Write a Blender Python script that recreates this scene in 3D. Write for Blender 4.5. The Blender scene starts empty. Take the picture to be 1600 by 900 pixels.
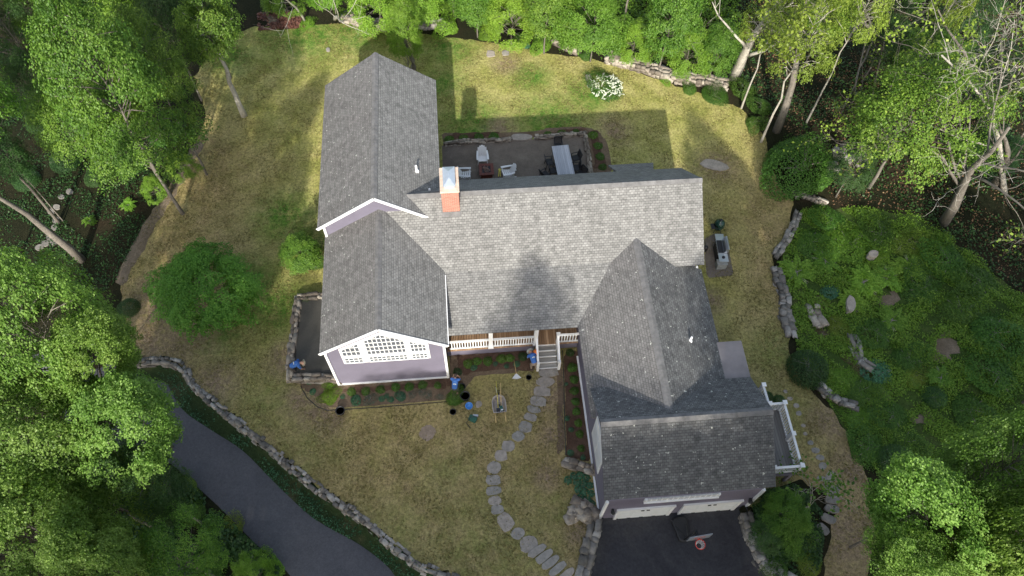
import bpy, bmesh, math, random
import numpy as np
from mathutils import Vector, Matrix
R = math.radians
# ------------------------------------------------------------------ camera, sky, sun, exposure
PITCH, ROLL, YAW, CU, CV, CH, FPX = 1.0453, -0.0323, 0.1096, 4.57, -16.545, 39.415, 1185.8
scene = bpy.context.scene
cam_d = bpy.data.cameras.new("camera"); cam = bpy.data.objects.new("camera", cam_d)
scene.collection.objects.link(cam); scene.camera = cam
cam_d.sensor_width = 36; cam_d.lens = 36 * FPX / 1600; cam_d.clip_end = 3000
_cy, _sy, _cp, _sp, _cr, _sr = math.cos(YAW), math.sin(YAW), math.cos(PITCH), math.sin(PITCH), math.cos(ROLL), math.sin(ROLL)
_fwd = Vector((_sy * _cp, _cy * _cp, -_sp)); _up0 = Vector((_sy * _sp, _cy * _sp, _cp)); _rt0 = Vector((_cy, -_sy, 0))
_rt = _rt0 * _cr - _up0 * -_sr * -1 if False else _rt0 * _cr + _up0 * -_sr
_up = _rt0 * _sr + _up0 * _cr
_m = Matrix(((_rt.x, _up.x, -_fwd.x, CU), (_rt.y, _up.y, -_fwd.y, CV), (_rt.z, _up.z, -_fwd.z, CH), (0, 0, 0, 1)))
cam.matrix_world = _m
SUN = Vector((-0.20, -1.70, 1.0)).normalized()          # towards the sun
w = bpy.data.worlds.new("World"); scene.world = w; w.use_nodes = True
nt = w.node_tree; sky = nt.nodes.new("ShaderNodeTexSky"); sky.sky_type = 'NISHITA'; sky.sun_disc = False
sky.sun_elevation = math.asin(SUN.z); sky.sun_rotation = math.atan2(SUN.x, SUN.y)
sky.air_density = 1.2; sky.dust_density = 2.0; sky.ozone_density = 1.0
_hs = nt.nodes.new("ShaderNodeHueSaturation"); _hs.inputs["Saturation"].default_value = .68   # broken white cloud greys the sky light
nt.links.new(sky.outputs[0], _hs.inputs["Color"]); nt.links.new(_hs.outputs[0], nt.nodes["Background"].inputs[0]); nt.nodes["Background"].inputs[1].default_value = 0.135
sl = bpy.data.lights.new("sun", 'SUN'); sl.energy = 3.4; sl.angle = R(0.7); sl.color = (1.0, 0.945, 0.85)
so = bpy.data.objects.new("sun", sl); scene.collection.objects.link(so)
so.rotation_euler = SUN.to_track_quat('Z', 'Y').to_euler()
scene.view_settings.view_transform = 'Standard'; scene.view_settings.look = 'None'
scene.view_settings.exposure = 1.0; scene.view_settings.gamma = 1.0
scene.render.engine = 'CYCLES'
scene.cycles.max_bounces = 6; scene.cycles.diffuse_bounces = 3; scene.cycles.transmission_bounces = 3
scene.cycles.use_denoising = True

# ------------------------------------------------------------------ helpers
C = scene.collection
def ray(px, py):
    X = (px - 800) / FPX; Y = (450 - py) / FPX
    return (_fwd + _rt * X + _up * Y)
def at(px, py, z=0.0):
    d = ray(px, py); t = (z - CH) / d.z
    return Vector((CU + d.x * t, CV + d.y * t, z))
def atv(px, py, v):
    d = ray(px, py); t = (v - CV) / d.y
    return Vector((CU + d.x * t, v, CH + d.z * t))

class MB:
    """collects faces, then becomes ONE mesh object"""
    def __init__(s): s.v = []; s.f = []; s.uv = {}; s.sm = False; s.col = None
    def add(s, vs, fs):
        b = len(s.v); s.v += [tuple(p) for p in vs]; s.f += [tuple(i + b for i in f) for f in fs]; return s
    def box(s, c, d, rz=0.0, m=None):
        hx, hy, hz = d[0] / 2, d[1] / 2, d[2] / 2
        cs, sn = math.cos(rz), math.sin(rz); vs = []
        for z in (-hz, hz):
            for x, y in ((-hx, -hy), (hx, -hy), (hx, hy), (-hx, hy)):
                p = Vector((c[0] + x * cs - y * sn, c[1] + x * sn + y * cs, c[2] + z))
                vs.append(m @ p if m else p)
        return s.add(vs, [(0, 3, 2, 1), (4, 5, 6, 7), (0, 1, 5, 4), (1, 2, 6, 5), (2, 3, 7, 6), (3, 0, 4, 7)])
    def bx(s, x0, x1, y0, y1, z0, z1):
        return s.box(((x0 + x1) / 2, (y0 + y1) / 2, (z0 + z1) / 2), (x1 - x0, y1 - y0, z1 - z0))
    def prism(s, poly, a, b, axis='z'):
        """poly 2-D points, extruded between a and b along axis"""
        n = len(poly)
        def P(q, t): return {'z': (q[0], q[1], t), 'y': (q[0], t, q[1]), 'x': (t, q[0], q[1])}[axis]
        vs = [P(q, a) for q in poly] + [P(q, b) for q in poly]
        return s.add(vs, [tuple(range(n))[::-1], tuple(range(n, 2 * n))] + [(i, (i + 1) % n, n + (i + 1) % n, n + i) for i in range(n)])
    def beam(s, p, q, w, h, up=(0, 0, 1)):
        p, q = Vector(p), Vector(q); d = (q - p).normalized(); sd = d.cross(Vector(up))
        if sd.length < 1e-4: sd = d.cross(Vector((0, 1, 0)))
        sd.normalize(); u = sd.cross(d); sd *= w / 2; u *= h / 2
        vs = [p - sd - u, p + sd - u, p + sd + u, p - sd + u, q - sd - u, q + sd - u, q + sd + u, q - sd + u]
        return s.add(vs, [(0, 3, 2, 1), (4, 5, 6, 7), (0, 1, 5, 4), (1, 2, 6, 5), (2, 3, 7, 6), (3, 0, 4, 7)])
    def tube(s, pts, rad, n=8, cap=True):
        pts = [Vector(p) for p in pts]; rad = rad if hasattr(rad, '__len__') else [rad] * len(pts)
        b = len(s.v); ref = Vector((0, 0, 1)); 
        for i, p in enumerate(pts):
            d = (pts[min(i + 1, len(pts) - 1)] - pts[max(i - 1, 0)]).normalized()
            r0 = ref if abs(d.dot(ref)) < .95 else Vector((1, 0, 0))
            a = d.cross(r0).normalized(); c = d.cross(a)
            for k in range(n):
                t = 2 * math.pi * k / n; s.v.append(tuple(p + (a * math.cos(t) + c * math.sin(t)) * rad[i]))
        for i in range(len(pts) - 1):
            for k in range(n):
                k2 = (k + 1) % n; s.f.append((b + i * n + k, b + i * n + k2, b + (i + 1) * n + k2, b + (i + 1) * n + k))
        if cap: s.f.append(tuple(b + k for k in range(n))[::-1]); s.f.append(tuple(b + (len(pts) - 1) * n + k for k in range(n)))
        return s
    def lathe(s, prof, c=(0, 0, 0), n=20, sx=1, sy=1, m=None):
        b = len(s.v)
        for r, z in prof:
            for k in range(n):
                t = 2 * math.pi * k / n; p = Vector((c[0] + r * sx * math.cos(t), c[1] + r * sy * math.sin(t), c[2] + z))
                s.v.append(tuple(m @ p if m else p))
        for i in range(len(prof) - 1):
            for k in range(n):
                k2 = (k + 1) % n; s.f.append((b + i * n + k, b + i * n + k2, b + (i + 1) * n + k2, b + (i + 1) * n + k))
        s.f.append(tuple(b + k for k in range(n))[::-1]); s.f.append(tuple(b + (len(prof) - 1) * n + k for k in range(n)))
        return s
    def build(s, name, mat, parent=None, smooth=False, bevel=0):
        me = bpy.data.meshes.new(name); me.from_pydata(s.v, [], s.f); me.update()
        if smooth: me.shade_smooth()
        o = bpy.data.objects.new(name, me); C.objects.link(o)
        if mat: me.materials.append(mat)
        if parent: o.parent = parent
        if bevel:
            b = o.modifiers.new("bevel", 'BEVEL'); b.width = bevel; b.segments = 2; b.limit_method = 'ANGLE'
        return o
def npmesh(name, V, F, mat=None, smooth=False, attr=None):
    """V (n,3), F (m,k) arrays"""
    me = bpy.data.meshes.new(name); V = np.asarray(V, np.float32); F = np.asarray(F, np.int32); k = F.shape[1]
    me.vertices.add(len(V)); me.vertices.foreach_set("co", V.ravel())
    me.loops.add(F.size); me.loops.foreach_set("vertex_index", F.ravel())
    me.polygons.add(len(F)); me.polygons.foreach_set("loop_start", np.arange(0, F.size, k, dtype=np.int32))
    if attr:
        for an, av in attr.items():
            a = me.attributes.new(an, 'FLOAT', 'POINT'); a.data.foreach_set("value", np.asarray(av, np.float32))
    me.update(calc_edges=True); me.validate()
    if smooth: me.shade_smooth()
    if mat: me.materials.append(mat)
    return me
def link(name, me, parent=None, loc=(0, 0, 0), rz=0, sc=1):
    o = bpy.data.objects.new(name, me); C.objects.link(o); o.parent = parent; o.location = loc; o.rotation_euler = (0, 0, rz)
    o.scale = sc if hasattr(sc, '__len__') else (sc, sc, sc); return o
def tag(o, label=None, cat=None, group=None, kind=None):
    if label: o["label"] = label
    if cat: o["category"] = cat
    if group: o["group"] = group
    if kind: o["kind"] = kind
    return o
def empty(name, loc, label=None, cat=None, group=None, rz=0.0):
    o = bpy.data.objects.new(name, None); C.objects.link(o); o.location = loc; o.rotation_euler = (0, 0, rz); o.empty_display_size = .2
    return tag(o, label, cat, group)
def copy_tree(o, parent=None):
    c = o.copy(); C.objects.link(c); c.parent = parent
    for ch in list(o.children): copy_tree(ch, c)
    return c

# ------------------------------------------------------------------ materials
def newmat(name):
    m = bpy.data.materials.new(name); m.use_nodes = True; t = m.node_tree
    return m, t, t.nodes["Principled BSDF"]
def N(t, typ, **kw):
    n = t.nodes.new(typ)
    for k, v in kw.items():
        if hasattr(n, k): setattr(n, k, v)
        else: n.inputs[k.replace('_', ' ')].default_value = v
    return n
def mix(t, fac, a, b, mode='MIX'):
    n = t.nodes.new("ShaderNodeMix"); n.data_type = 'RGBA'; n.blend_type = mode
    for i, v in ((0, fac), (6, a), (7, b)):
        if hasattr(v, 'links'): t.links.new(v, n.inputs[i])
        elif i == 0: n.inputs[0].default_value = v
        else: n.inputs[i].default_value = (*v, 1) if len(v) == 3 else v
    return n.outputs[2]
def noise(t, scale, detail=4, rough=.6, vec=None, dist=0):
    n = t.nodes.new("ShaderNodeTexNoise"); n.inputs["Scale"].default_value = scale; n.inputs["Detail"].default_value = detail
    n.inputs["Roughness"].default_value = rough; n.inputs["Distortion"].default_value = dist
    if vec is not None: t.links.new(vec, n.inputs["Vector"])
    return n.outputs["Fac"]
def ramp(t, fac, stops):
    n = t.nodes.new("ShaderNodeValToRGB"); t.links.new(fac, n.inputs[0]); e = n.color_ramp.elements
    while len(e) < len(stops): e.new(.5)
    for i, (p, c) in enumerate(stops):
        e[i].position = p; e[i].color = (*c, 1) if hasattr(c, '__len__') else (c, c, c, 1)
    return n.outputs[0]
def bump(t, b, h, strength=.5, dist=.02):
    n = t.nodes.new("ShaderNodeBump"); n.inputs["Strength"].default_value = strength; n.inputs["Distance"].default_value = dist
    t.links.new(h, n.inputs["Height"]); t.links.new(n.outputs[0], b.inputs["Normal"])
def pos(t):
    return t.nodes.new("ShaderNodeNewGeometry").outputs["Position"]
def objco(t):
    return t.nodes.new("ShaderNodeTexCoord").outputs["Object"]
def mat_plain(name, col, rough=.6, metal=0, var=.25, scale=6, bs=.15):
    m, t, b = newmat(name); v = objco(t)
    f = noise(t, scale, 5, .65, v); a = tuple(c * (1 - var) for c in col); c2 = tuple(min(1, c * (1 + var)) for c in col)
    t.links.new(ramp(t, f, [(.3, a), (.7, c2)]), b.inputs["Base Color"])
    b.inputs["Roughness"].default_value = rough; b.inputs["Metallic"].default_value = metal
    if bs: bump(t, b, noise(t, scale * 6, 3, .6, v), bs, .01)
    return m
M = {}
def mat_shingle(name, dark, light, tint, stain=.5, lich=0.0):
    m, t, b = newmat(name); uv = N(t, "ShaderNodeUVMap").outputs[0]; P = pos(t)
    br = t.nodes.new("ShaderNodeTexBrick"); t.links.new(uv, br.inputs["Vector"])
    br.offset = .5; br.inputs["Scale"].default_value = 1; br.inputs["Brick Width"].default_value = .20; br.inputs["Row Height"].default_value = .135
    br.inputs["Mortar Size"].default_value = .012; br.inputs["Mortar Smooth"].default_value = .4; br.inputs["Bias"].default_value = .1
    br.inputs["Color1"].default_value = (*dark, 1); br.inputs["Color2"].default_value = (*light, 1)
    br.inputs["Mortar"].default_value = tuple(c * .6 for c in dark) + (1,)
    vo = t.nodes.new("ShaderNodeTexVoronoi"); mp = N(t, "ShaderNodeMapping"); mp.inputs["Scale"].default_value = (3.5, 7.4, 1)
    t.links.new(uv, mp.inputs[0]); t.links.new(mp.outputs[0], vo.inputs["Vector"]); vo.inputs["Scale"].default_value = 1
    bw = N(t, "ShaderNodeRGBToBW"); t.links.new(vo.outputs["Color"], bw.inputs[0])
    c = mix(t, .30, br.outputs["Color"], mix(t, .9, br.outputs["Color"], bw.outputs[0], 'SOFT_LIGHT'))
    hs = N(t, "ShaderNodeHueSaturation"); hs.inputs["Saturation"].default_value = .35; t.links.new(c, hs.inputs["Color"]); c = hs.outputs[0]
    c = mix(t, .55, c, ramp(t, noise(t, .55, 6, .6, P, .5), [(.3, tint), (.72, (.60, .60, .58))]), 'MULTIPLY')
    c = mix(t, 1, c, (1.36, 1.35, 1.32), 'MULTIPLY')
    if stain: c = mix(t, ramp(t, noise(t, 1.3, 5, .7, P), [(.5, 0), (.75, stain)]), c, tuple(x * .75 for x in dark))
    if lich:
        c = mix(t, ramp(t, noise(t, 5.5, 2, .5, P), [(.70, 0), (.715, lich)]), c, (.55, .56, .50))
    ms = N(t, "ShaderNodeMapping"); ms.inputs["Scale"].default_value = (2.6, .22, 1); t.links.new(uv, ms.inputs[0])
    c = mix(t, .55, c, ramp(t, noise(t, 1.0, 5, .65, ms.outputs[0]), [(.32, .76), (.62, 1.12)]), 'MULTIPLY')
    # darker grain of the granules
    c = mix(t, .5, c, ramp(t, noise(t, 28, 2, .8, P), [(.25, .55), (.75, 1.25)]), 'MULTIPLY')
    t.links.new(c, b.inputs["Base Color"]); b.inputs["Roughness"].default_value = .85; b.inputs["Specular IOR Level"].default_value = .3
    bump(t, b, br.outputs["Fac"], .6, -.02)
    return m
M['roof'] = mat_shingle("shingles", (.175, .173, .168), (.25, .247, .24), (.56, .555, .54), .28)
M['roof_left'] = mat_shingle("shingles_left", (.150, .145, .142), (.196, .190, .186), (.54, .50, .49), .3, .8)  # darker, browner shingles with lichen dots, used on the left-facing slopes
M['roof_lichen'] = mat_shingle("shingles_lichen", (.092, .094, .098), (.152, .156, .160), (.46, .48, .5), .5, .9)
M['cap'] = mat_plain("ridge_cap", (.155, .152, .15), .85, 0, .3, 3)
def mat_siding(name, col):
    m, t, b = newmat(name); P = pos(t); sx = N(t, "ShaderNodeSeparateXYZ"); t.links.new(P, sx.inputs[0])
    mm = N(t, "ShaderNodeMath", operation='FRACT'); m2 = N(t, "ShaderNodeMath", operation='MULTIPLY'); m2.inputs[1].default_value = 8.0
    t.links.new(sx.outputs[2], m2.inputs[0]); t.links.new(m2.outputs[0], mm.inputs[0])
    c = ramp(t, noise(t, .8, 5, .6, P), [(.3, tuple(x * .88 for x in col)), (.7, tuple(x * 1.1 for x in col))])
    c = mix(t, ramp(t, mm.outputs[0], [(.0, .45), (.12, 0)]), c, tuple(x * .45 for x in col))
    t.links.new(c, b.inputs["Base Color"]); b.inputs["Roughness"].default_value = .55; bump(t, b, mm.outputs[0], .5, -.015)
    return m
M['siding'] = mat_siding("purple_clapboard", (.165, .152, .20))
M['white'] = mat_plain("white_trim", (.80, .80, .79), .45, 0, .06, 2, .05)
M['white_plastic'] = mat_plain("white_resin", (.78, .79, .78), .4, 0, .05, 3, .03)
def mat_brick():
    m, t, b = newmat("brick"); P = pos(t); s = N(t, "ShaderNodeSeparateXYZ"); t.links.new(P, s.inputs[0])
    ad = N(t, "ShaderNodeMath", operation='ADD'); t.links.new(s.outputs[0], ad.inputs[0]); t.links.new(s.outputs[1], ad.inputs[1])
    cb = N(t, "ShaderNodeCombineXYZ"); t.links.new(ad.outputs[0], cb.inputs[0]); t.links.new(s.outputs[2], cb.inputs[1])
    br = t.nodes.new("ShaderNodeTexBrick"); t.links.new(cb.outputs[0], br.inputs["Vector"]); br.inputs["Scale"].default_value = 1
    br.inputs["Brick Width"].default_value = .22; br.inputs["Row Height"].default_value = .075; br.inputs["Mortar Size"].default_value = .008
    br.inputs["Color1"].default_value = (.33, .11, .07, 1); br.inputs["Color2"].default_value = (.43, .18, .12, 1); br.inputs["Mortar"].default_value = (.42, .33, .28, 1)
    t.links.new(br.outputs["Color"], b.inputs["Base Color"]); b.inputs["Roughness"].default_value = .9; bump(t, b, br.outputs["Fac"], .5, -.01); return m
M['brick'] = mat_brick()
M['crown'] = mat_plain("chimney_crown", (.62, .48, .38), .8, 0, .2, 5)
M['copper'] = mat_plain("galvanised", (.55, .60, .66), .35, .6, .1, 2, .05)
def mat_glass(name):
    m, t, b = newmat(name); b.inputs["Base Color"].default_value = (.10, .11, .13, 1); b.inputs["Roughness"].default_value = .08
    b.inputs["Specular IOR Level"].default_value = .8; return m
M['blind'] = mat_plain('pale_blind', (.66, .68, .70), .35, 0, .12, 1.5, 0)
M['glass'] = mat_glass("window_glass")
def mat_boards(name, c1, c2, wd=.14, axis=0, gap=.12, rough=.7):
    m, t, b = newmat(name); P = objco(t); s = N(t, "ShaderNodeSeparateXYZ"); t.links.new(P, s.inputs[0])
    mu = N(t, "ShaderNodeMath", operation='DIVIDE'); mu.inputs[1].default_value = wd; t.links.new(s.outputs[axis], mu.inputs[0])
    fr = N(t, "ShaderNodeMath", operation='FRACT'); fl = N(t, "ShaderNodeMath", operation='FLOOR'); t.links.new(mu.outputs[0], fr.inputs[0]); t.links.new(mu.outputs[0], fl.inputs[0])
    wn = N(t, "ShaderNodeTexWhiteNoise"); wn.noise_dimensions = '1D'; t.links.new(fl.outputs[0], wn.inputs["W"])
    c = mix(t, wn.outputs["Value"], c1, c2); mp = N(t, "ShaderNodeMapping"); sc = [18, 18, 18]; sc[1 - axis if axis < 2 else 1] = 1.5; mp.inputs["Scale"].default_value = sc
    t.links.new(P, mp.inputs[0]); c = mix(t, .4, c, ramp(t, noise(t, 1, 4, .6, mp.outputs[0]), [(.3, .6), (.7, 1.3)]), 'MULTIPLY')
    c = mix(t, ramp(t, fr.outputs[0], [(0, 1), (gap, 0)]), c, tuple(x * .15 for x in c1)); t.links.new(c, b.inputs["Base Color"]); b.inputs["Roughness"].default_value = rough
    return m
M['porch'] = mat_boards("porch_boards", (.27, .16, .085), (.45, .30, .18))
M['deck'] = mat_boards("weathered_deck", (.16, .15, .14), (.28, .27, .25), .14, 0)
M['teak'] = mat_boards("weathered_table", (.36, .38, .42), (.50, .52, .56), .12, 0, .08)
M['tread'] = mat_boards("grey_treads", (.22, .21, .19), (.34, .33, .30), .14, 1, .06)
M['flat'] = mat_plain("flat_membrane", (.24, .215, .21), .75, 0, .15, 1.2, .05)
M['black'] = mat_plain("black_plastic", (.018, .018, .02), .5, 0, .3, 8, .05)
M['steel'] = mat_plain("stainless", (.55, .57, .58), .3, .85, .08, 3, .02)
M['egg'] = mat_plain("green_ceramic", (.012, .045, .032), .2, 0, .2, 12, .1)
M['rust'] = mat_plain("red_brown_tile", (.13, .035, .022), .5, 0, .3, 9, .1)
M['blue'] = mat_plain("blue_plastic", (.06, .24, .60), .45, 0, .15, 5, .05)
M['shirt'] = mat_plain("blue_shirt", (.045, .14, .42), .85, 0, .25, 9, .3)
M['logo'] = mat_plain("shirt_print", (.75, .78, .72), .8, 0, .05, 9, 0)
M['jeans'] = mat_plain("work_trousers", (.07, .06, .055), .9, 0, .3, 9, .3)
M['khaki'] = mat_plain("khaki_trousers", (.26, .20, .15), .9, 0, .2, 9, .3)
M['skin'] = mat_plain("skin", (.50, .29, .20), .55, 0, .08, 9, .03)
M['hair'] = mat_plain("dark_hair", (.03, .02, .015), .7, 0, .3, 40, .4)
M['greyhat'] = mat_plain("grey_felt", (.28, .30, .27), .9, 0, .1, 9, .2)
M['tanhat'] = mat_plain("tan_straw", (.42, .38, .28), .9, 0, .1, 9, .2)
M['orange'] = mat_plain("orange_plastic", (.85, .22, .03), .5, 0, .1, 5, .03)
M['wood'] = mat_plain("pale_wood_handle", (.60, .42, .18), .6, 0, .2, 10, .05)
M['yellow'] = mat_plain("yellow_handle", (.60, .52, .08), .5, 0, .1, 10, .03)
M['tray'] = mat_plain("worn_grey_tray", (.36, .32, .29), .6, .2, .25, 4, .1)
M['red'] = mat_plain("red_rim", (.65, .05, .03), .45, 0, .1, 5, 0)
M['hose'] = mat_plain("green_canvas", (.02, .10, .07), .7, 0, .3, 10, .2)
M['soil'] = mat_plain("potting_soil", (.035, .022, .016), .95, 0, .4, 12, .6)
M['charcoal'] = mat_plain("charcoal_metal", (.03, .032, .036), .5, .3, .3, 8, .05)
M['lightglass'] = mat_plain("frosted_glass", (.7, .7, .68), .2, 0, .05, 8, 0)

def mat_ground(name, stops, sc=.5, sc2=6, b_=.6, fine=(.55, 1.35), green=None, fine_sc=11, warp=0):
    m, t, b = newmat(name); P = pos(t)
    c = ramp(t, noise(t, sc, 8, .66, P, warp), stops)
    c = mix(t, ramp(t, noise(t, sc2, 5, .7, P), [(.3, 0), (.7, .55)]), c, stops[0][1])
    if green:
        a4 = N(t, "ShaderNodeAttribute", attribute_name="dry"); m4 = N(t, "ShaderNodeMath", operation='MULTIPLY'); t.links.new(a4.outputs["Fac"], m4.inputs[0])
        t.links.new(ramp(t, noise(t, .7, 6, .7, P), [(.3, .55), (.6, 1)]), m4.inputs[1]); c = mix(t, m4.outputs[0], c, ramp(t, noise(t, 1.1, 7, .7, P), [(.3, (.17, .14, .055)), (.5, (.29, .22, .105)), (.7, (.38, .28, .15))]))
        a = N(t, "ShaderNodeAttribute", attribute_name="green"); mm = N(t, "ShaderNodeMath", operation='MULTIPLY')
        t.links.new(a.outputs["Fac"], mm.inputs[0]); t.links.new(ramp(t, noise(t, 1.8, 6, .65, P), [(.3, .15), (.6, 1)]), mm.inputs[1])
        c = mix(t, mm.outputs[0], c, green)
        a2 = N(t, "ShaderNodeAttribute", attribute_name="bare"); m3 = N(t, "ShaderNodeMath", operation='MULTIPLY')
        t.links.new(a2.outputs["Fac"], m3.inputs[0]); t.links.new(ramp(t, noise(t, 2.6, 6, .7, P), [(.35, .2), (.55, 1)]), m3.inputs[1])
        c = mix(t, m3.outputs[0], c, (.25, .185, .12))
    c = mix(t, 1, c, ramp(t, noise(t, fine_sc, 6, .78, P, .6), [(.28, fine[0]), (.72, fine[1])]), 'MULTIPLY')
    t.links.new(c, b.inputs["Base Color"]); b.inputs["Roughness"].default_value = .95; b.inputs["Specular IOR Level"].default_value = .1
    bump(t, b, noise(t, fine_sc * 1.3, 5, .8, P), b_, .06)
    return m
M['lawn'] = mat_ground("dry_lawn", [(.30, (.19, .205, .05)), (.44, (.32, .305, .095)), (.6, (.42, .375, .15)), (.78, (.49, .42, .20))], .5, 2.2, 1.0, (.34, 1.75), green=(.075, .17, .022), fine_sc=6.5)
M['forest'] = mat_ground("forest_floor", [(.30, (.014, .018, .008)), (.5, (.024, .023, .011)), (.7, (.048, .032, .02))], .25, 4, .9, (.4, 1.5), fine_sc=7)
M['mulch'] = mat_ground("bark_mulch", [(.3, (.07, .042, .028)), (.55, (.13, .08, .056)), (.75, (.21, .145, .10))], .9, 7, .9, (.45, 1.5), fine_sc=14)
M['soilbed'] = mat_ground("dug_soil", [(.3, (.12, .085, .055)), (.55, (.19, .14, .095)), (.75, (.24, .18, .125))], .9, 7, .7, (.6, 1.35), fine_sc=12)
M['asphalt'] = mat_ground("asphalt", [(.3, (.085, .085, .095)), (.55, (.11, .11, .12)), (.75, (.135, .133, .14))], .22, 1.2, .35, (.72, 1.25), fine_sc=9)
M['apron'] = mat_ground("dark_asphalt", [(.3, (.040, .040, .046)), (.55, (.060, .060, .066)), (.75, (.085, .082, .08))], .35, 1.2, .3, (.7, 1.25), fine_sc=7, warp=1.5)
M['patio'] = mat_ground("stone_dust_patio", [(.3, (.13, .11, .09)), (.55, (.20, .17, .14)), (.75, (.27, .235, .19))], .6, 3, .4, (.7, 1.25), fine_sc=12)
M['dirt'] = mat_ground("dirt_track", [(.3, (.14, .11, .075)), (.55, (.22, .175, .13)), (.75, (.30, .24, .18))], .7, 3, .7, (.6, 1.3), fine_sc=8)
M['terrace'] = mat_ground("grey_gravel", [(.3, (.085, .082, .072)), (.55, (.11, .105, .092)), (.75, (.135, .13, .115))], .6, 3, .3, (.8, 1.2), fine_sc=25)
M['greenstrip'] = mat_ground("verge_grass", [(.3, (.02, .035, .014)), (.55, (.035, .055, .02)), (.75, (.10, .085, .045))], .5, 3, .8, (.5, 1.4), fine_sc=9)
def mat_stone(name, c1, c2, c3, moss=.2):
    m, t, b = newmat(name); P = pos(t); a = N(t, "ShaderNodeAttribute", attribute_name="rnd")
    c = ramp(t, a.outputs["Fac"], [(0, c1), (.5, c2), (1, c3)])
    c = mix(t, .8, c, ramp(t, noise(t, 5, 6, .7, P), [(.3, .55), (.7, 1.3)]), 'MULTIPLY')
    c = mix(t, ramp(t, noise(t, 2.2, 4, .6, P), [(.55, 0), (.75, moss)]), c, (.07, .085, .035))
    t.links.new(c, b.inputs["Base Color"]); b.inputs["Roughness"].default_value = .9; bump(t, b, noise(t, 14, 5, .7, P), .6, .03); return m
M['stone'] = mat_stone("field_stone", (.12, .11, .095), (.23, .21, .185), (.40, .375, .34))
M['stonewarm'] = mat_stone("warm_ledge_stone", (.15, .125, .10), (.27, .23, .185), (.43, .385, .32), .1)
def mat_flag(name, c1, c2):
    m, t, b = newmat(name); P = pos(t); oi = N(t, "ShaderNodeObjectInfo")
    c = mix(t, oi.outputs["Random"], c1, c2); c = mix(t, .8, c, ramp(t, noise(t, 4, 6, .7, P), [(.3, .6), (.7, 1.3)]), 'MULTIPLY')
    t.links.new(c, b.inputs["Base Color"]); b.inputs["Roughness"].default_value = .8; bump(t, b, noise(t, 9, 5, .7, P), .4, .02); return m
M['flag'] = mat_flag("bluestone_flag", (.25, .24, .215), (.34, .295, .25))
M['flagdark'] = mat_flag("grey_step_slab", (.15, .14, .125), (.22, .20, .175))
def mat_leaf(name, c1, c2, c3, tr=.35, rough=.5, hue=.014):
    m, t, b = newmat(name); a = N(t, "ShaderNodeAttribute", attribute_name="rnd"); oi = N(t, "ShaderNodeObjectInfo")
    c = ramp(t, a.outputs["Fac"], [(0, c1), (.55, c2), (1, c3)])
    hs = N(t, "ShaderNodeHueSaturation"); t.links.new(c, hs.inputs["Color"])
    mr = N(t, "ShaderNodeMapRange"); mr.inputs[3].default_value = .5 - hue; mr.inputs[4].default_value = .5 + hue * .6; t.links.new(oi.outputs["Random"], mr.inputs[0]); t.links.new(mr.outputs[0], hs.inputs["Hue"])
    mr2 = N(t, "ShaderNodeMapRange"); mr2.inputs[3].default_value = .8; mr2.inputs[4].default_value = 1.2
    wn = N(t, "ShaderNodeTexWhiteNoise"); wn.noise_dimensions = '1D'; t.links.new(oi.outputs["Random"], wn.inputs["W"]); t.links.new(wn.outputs["Value"], mr2.inputs[0]); t.links.new(mr2.outputs[0], hs.inputs["Value"])
    t.links.new(hs.outputs[0], b.inputs["Base Color"]); b.inputs["Roughness"].default_value = rough; b.inputs["Specular IOR Level"].default_value = .35
    tl = N(t, "ShaderNodeBsdfTranslucent"); t.links.new(mix(t, 1, hs.outputs[0], (1.25, 1.3, .6), 'MULTIPLY'), tl.inputs[0])
    ms = N(t, "ShaderNodeMixShader"); ms.inputs[0].default_value = tr; t.links.new(b.outputs[0], ms.inputs[1]); t.links.new(tl.outputs[0], ms.inputs[2])
    t.links.new(ms.outputs[0], t.nodes["Material Output"].inputs[0]); return m
M['maple'] = mat_leaf("maple_leaves", (.05, .12, .014), (.10, .21, .024), (.18, .31, .042))
M['lime'] = mat_leaf("light_leaves", (.10, .21, .018), (.17, .32, .03), (.26, .42, .06))
M['olive'] = mat_leaf("yellow_green_leaves", (.12, .18, .02), (.21, .31, .035), (.32, .42, .07))
M['fresh'] = mat_leaf('fresh_leaves', (.07, .145, .02), (.13, .24, .038), (.24, .37, .085), .4)
M['mid'] = mat_leaf('soft_green_leaves', (.07, .17, .02), (.12, .255, .032), (.18, .34, .05), .4, hue=.01)
M['fresh2'] = mat_leaf('mid_green_leaves', (.045, .115, .016), (.085, .19, .026), (.14, .27, .04), .35)
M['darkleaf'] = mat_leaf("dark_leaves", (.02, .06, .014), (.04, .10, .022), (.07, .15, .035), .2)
M['box'] = mat_leaf("boxwood_leaves", (.045, .12, .014), (.085, .20, .024), (.14, .28, .04), .25)
M['bluegreen'] = mat_leaf("blue_green_leaves", (.03, .11, .055), (.06, .17, .085), (.10, .24, .13), .2)
M['catmint'] = mat_leaf("grey_green_leaves", (.06, .09, .06), (.10, .13, .09), (.16, .20, .15), .2)
M['fern'] = mat_leaf("fern_fronds", (.09, .20, .018), (.16, .31, .032), (.24, .40, .06), .3)
M['petal'] = mat_leaf("white_petals", (.75, .77, .70), (.80, .82, .76), (.84, .85, .80), .3, hue=0)
M['rose'] = mat_leaf("pink_brown_leaves", (.13, .06, .045), (.19, .09, .07), (.25, .14, .10), .2, hue=.01)
M['bark'] = mat_stone("bark", (.10, .085, .07), (.17, .15, .125), (.24, .215, .18), .35)
M['palebark'] = mat_stone("pale_bark", (.30, .27, .22), (.42, .39, .33), (.55, .51, .44), .25)
M['twig'] = mat_plain("twig_bark", (.28, .25, .21), .9, 0, .3, 4)

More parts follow.
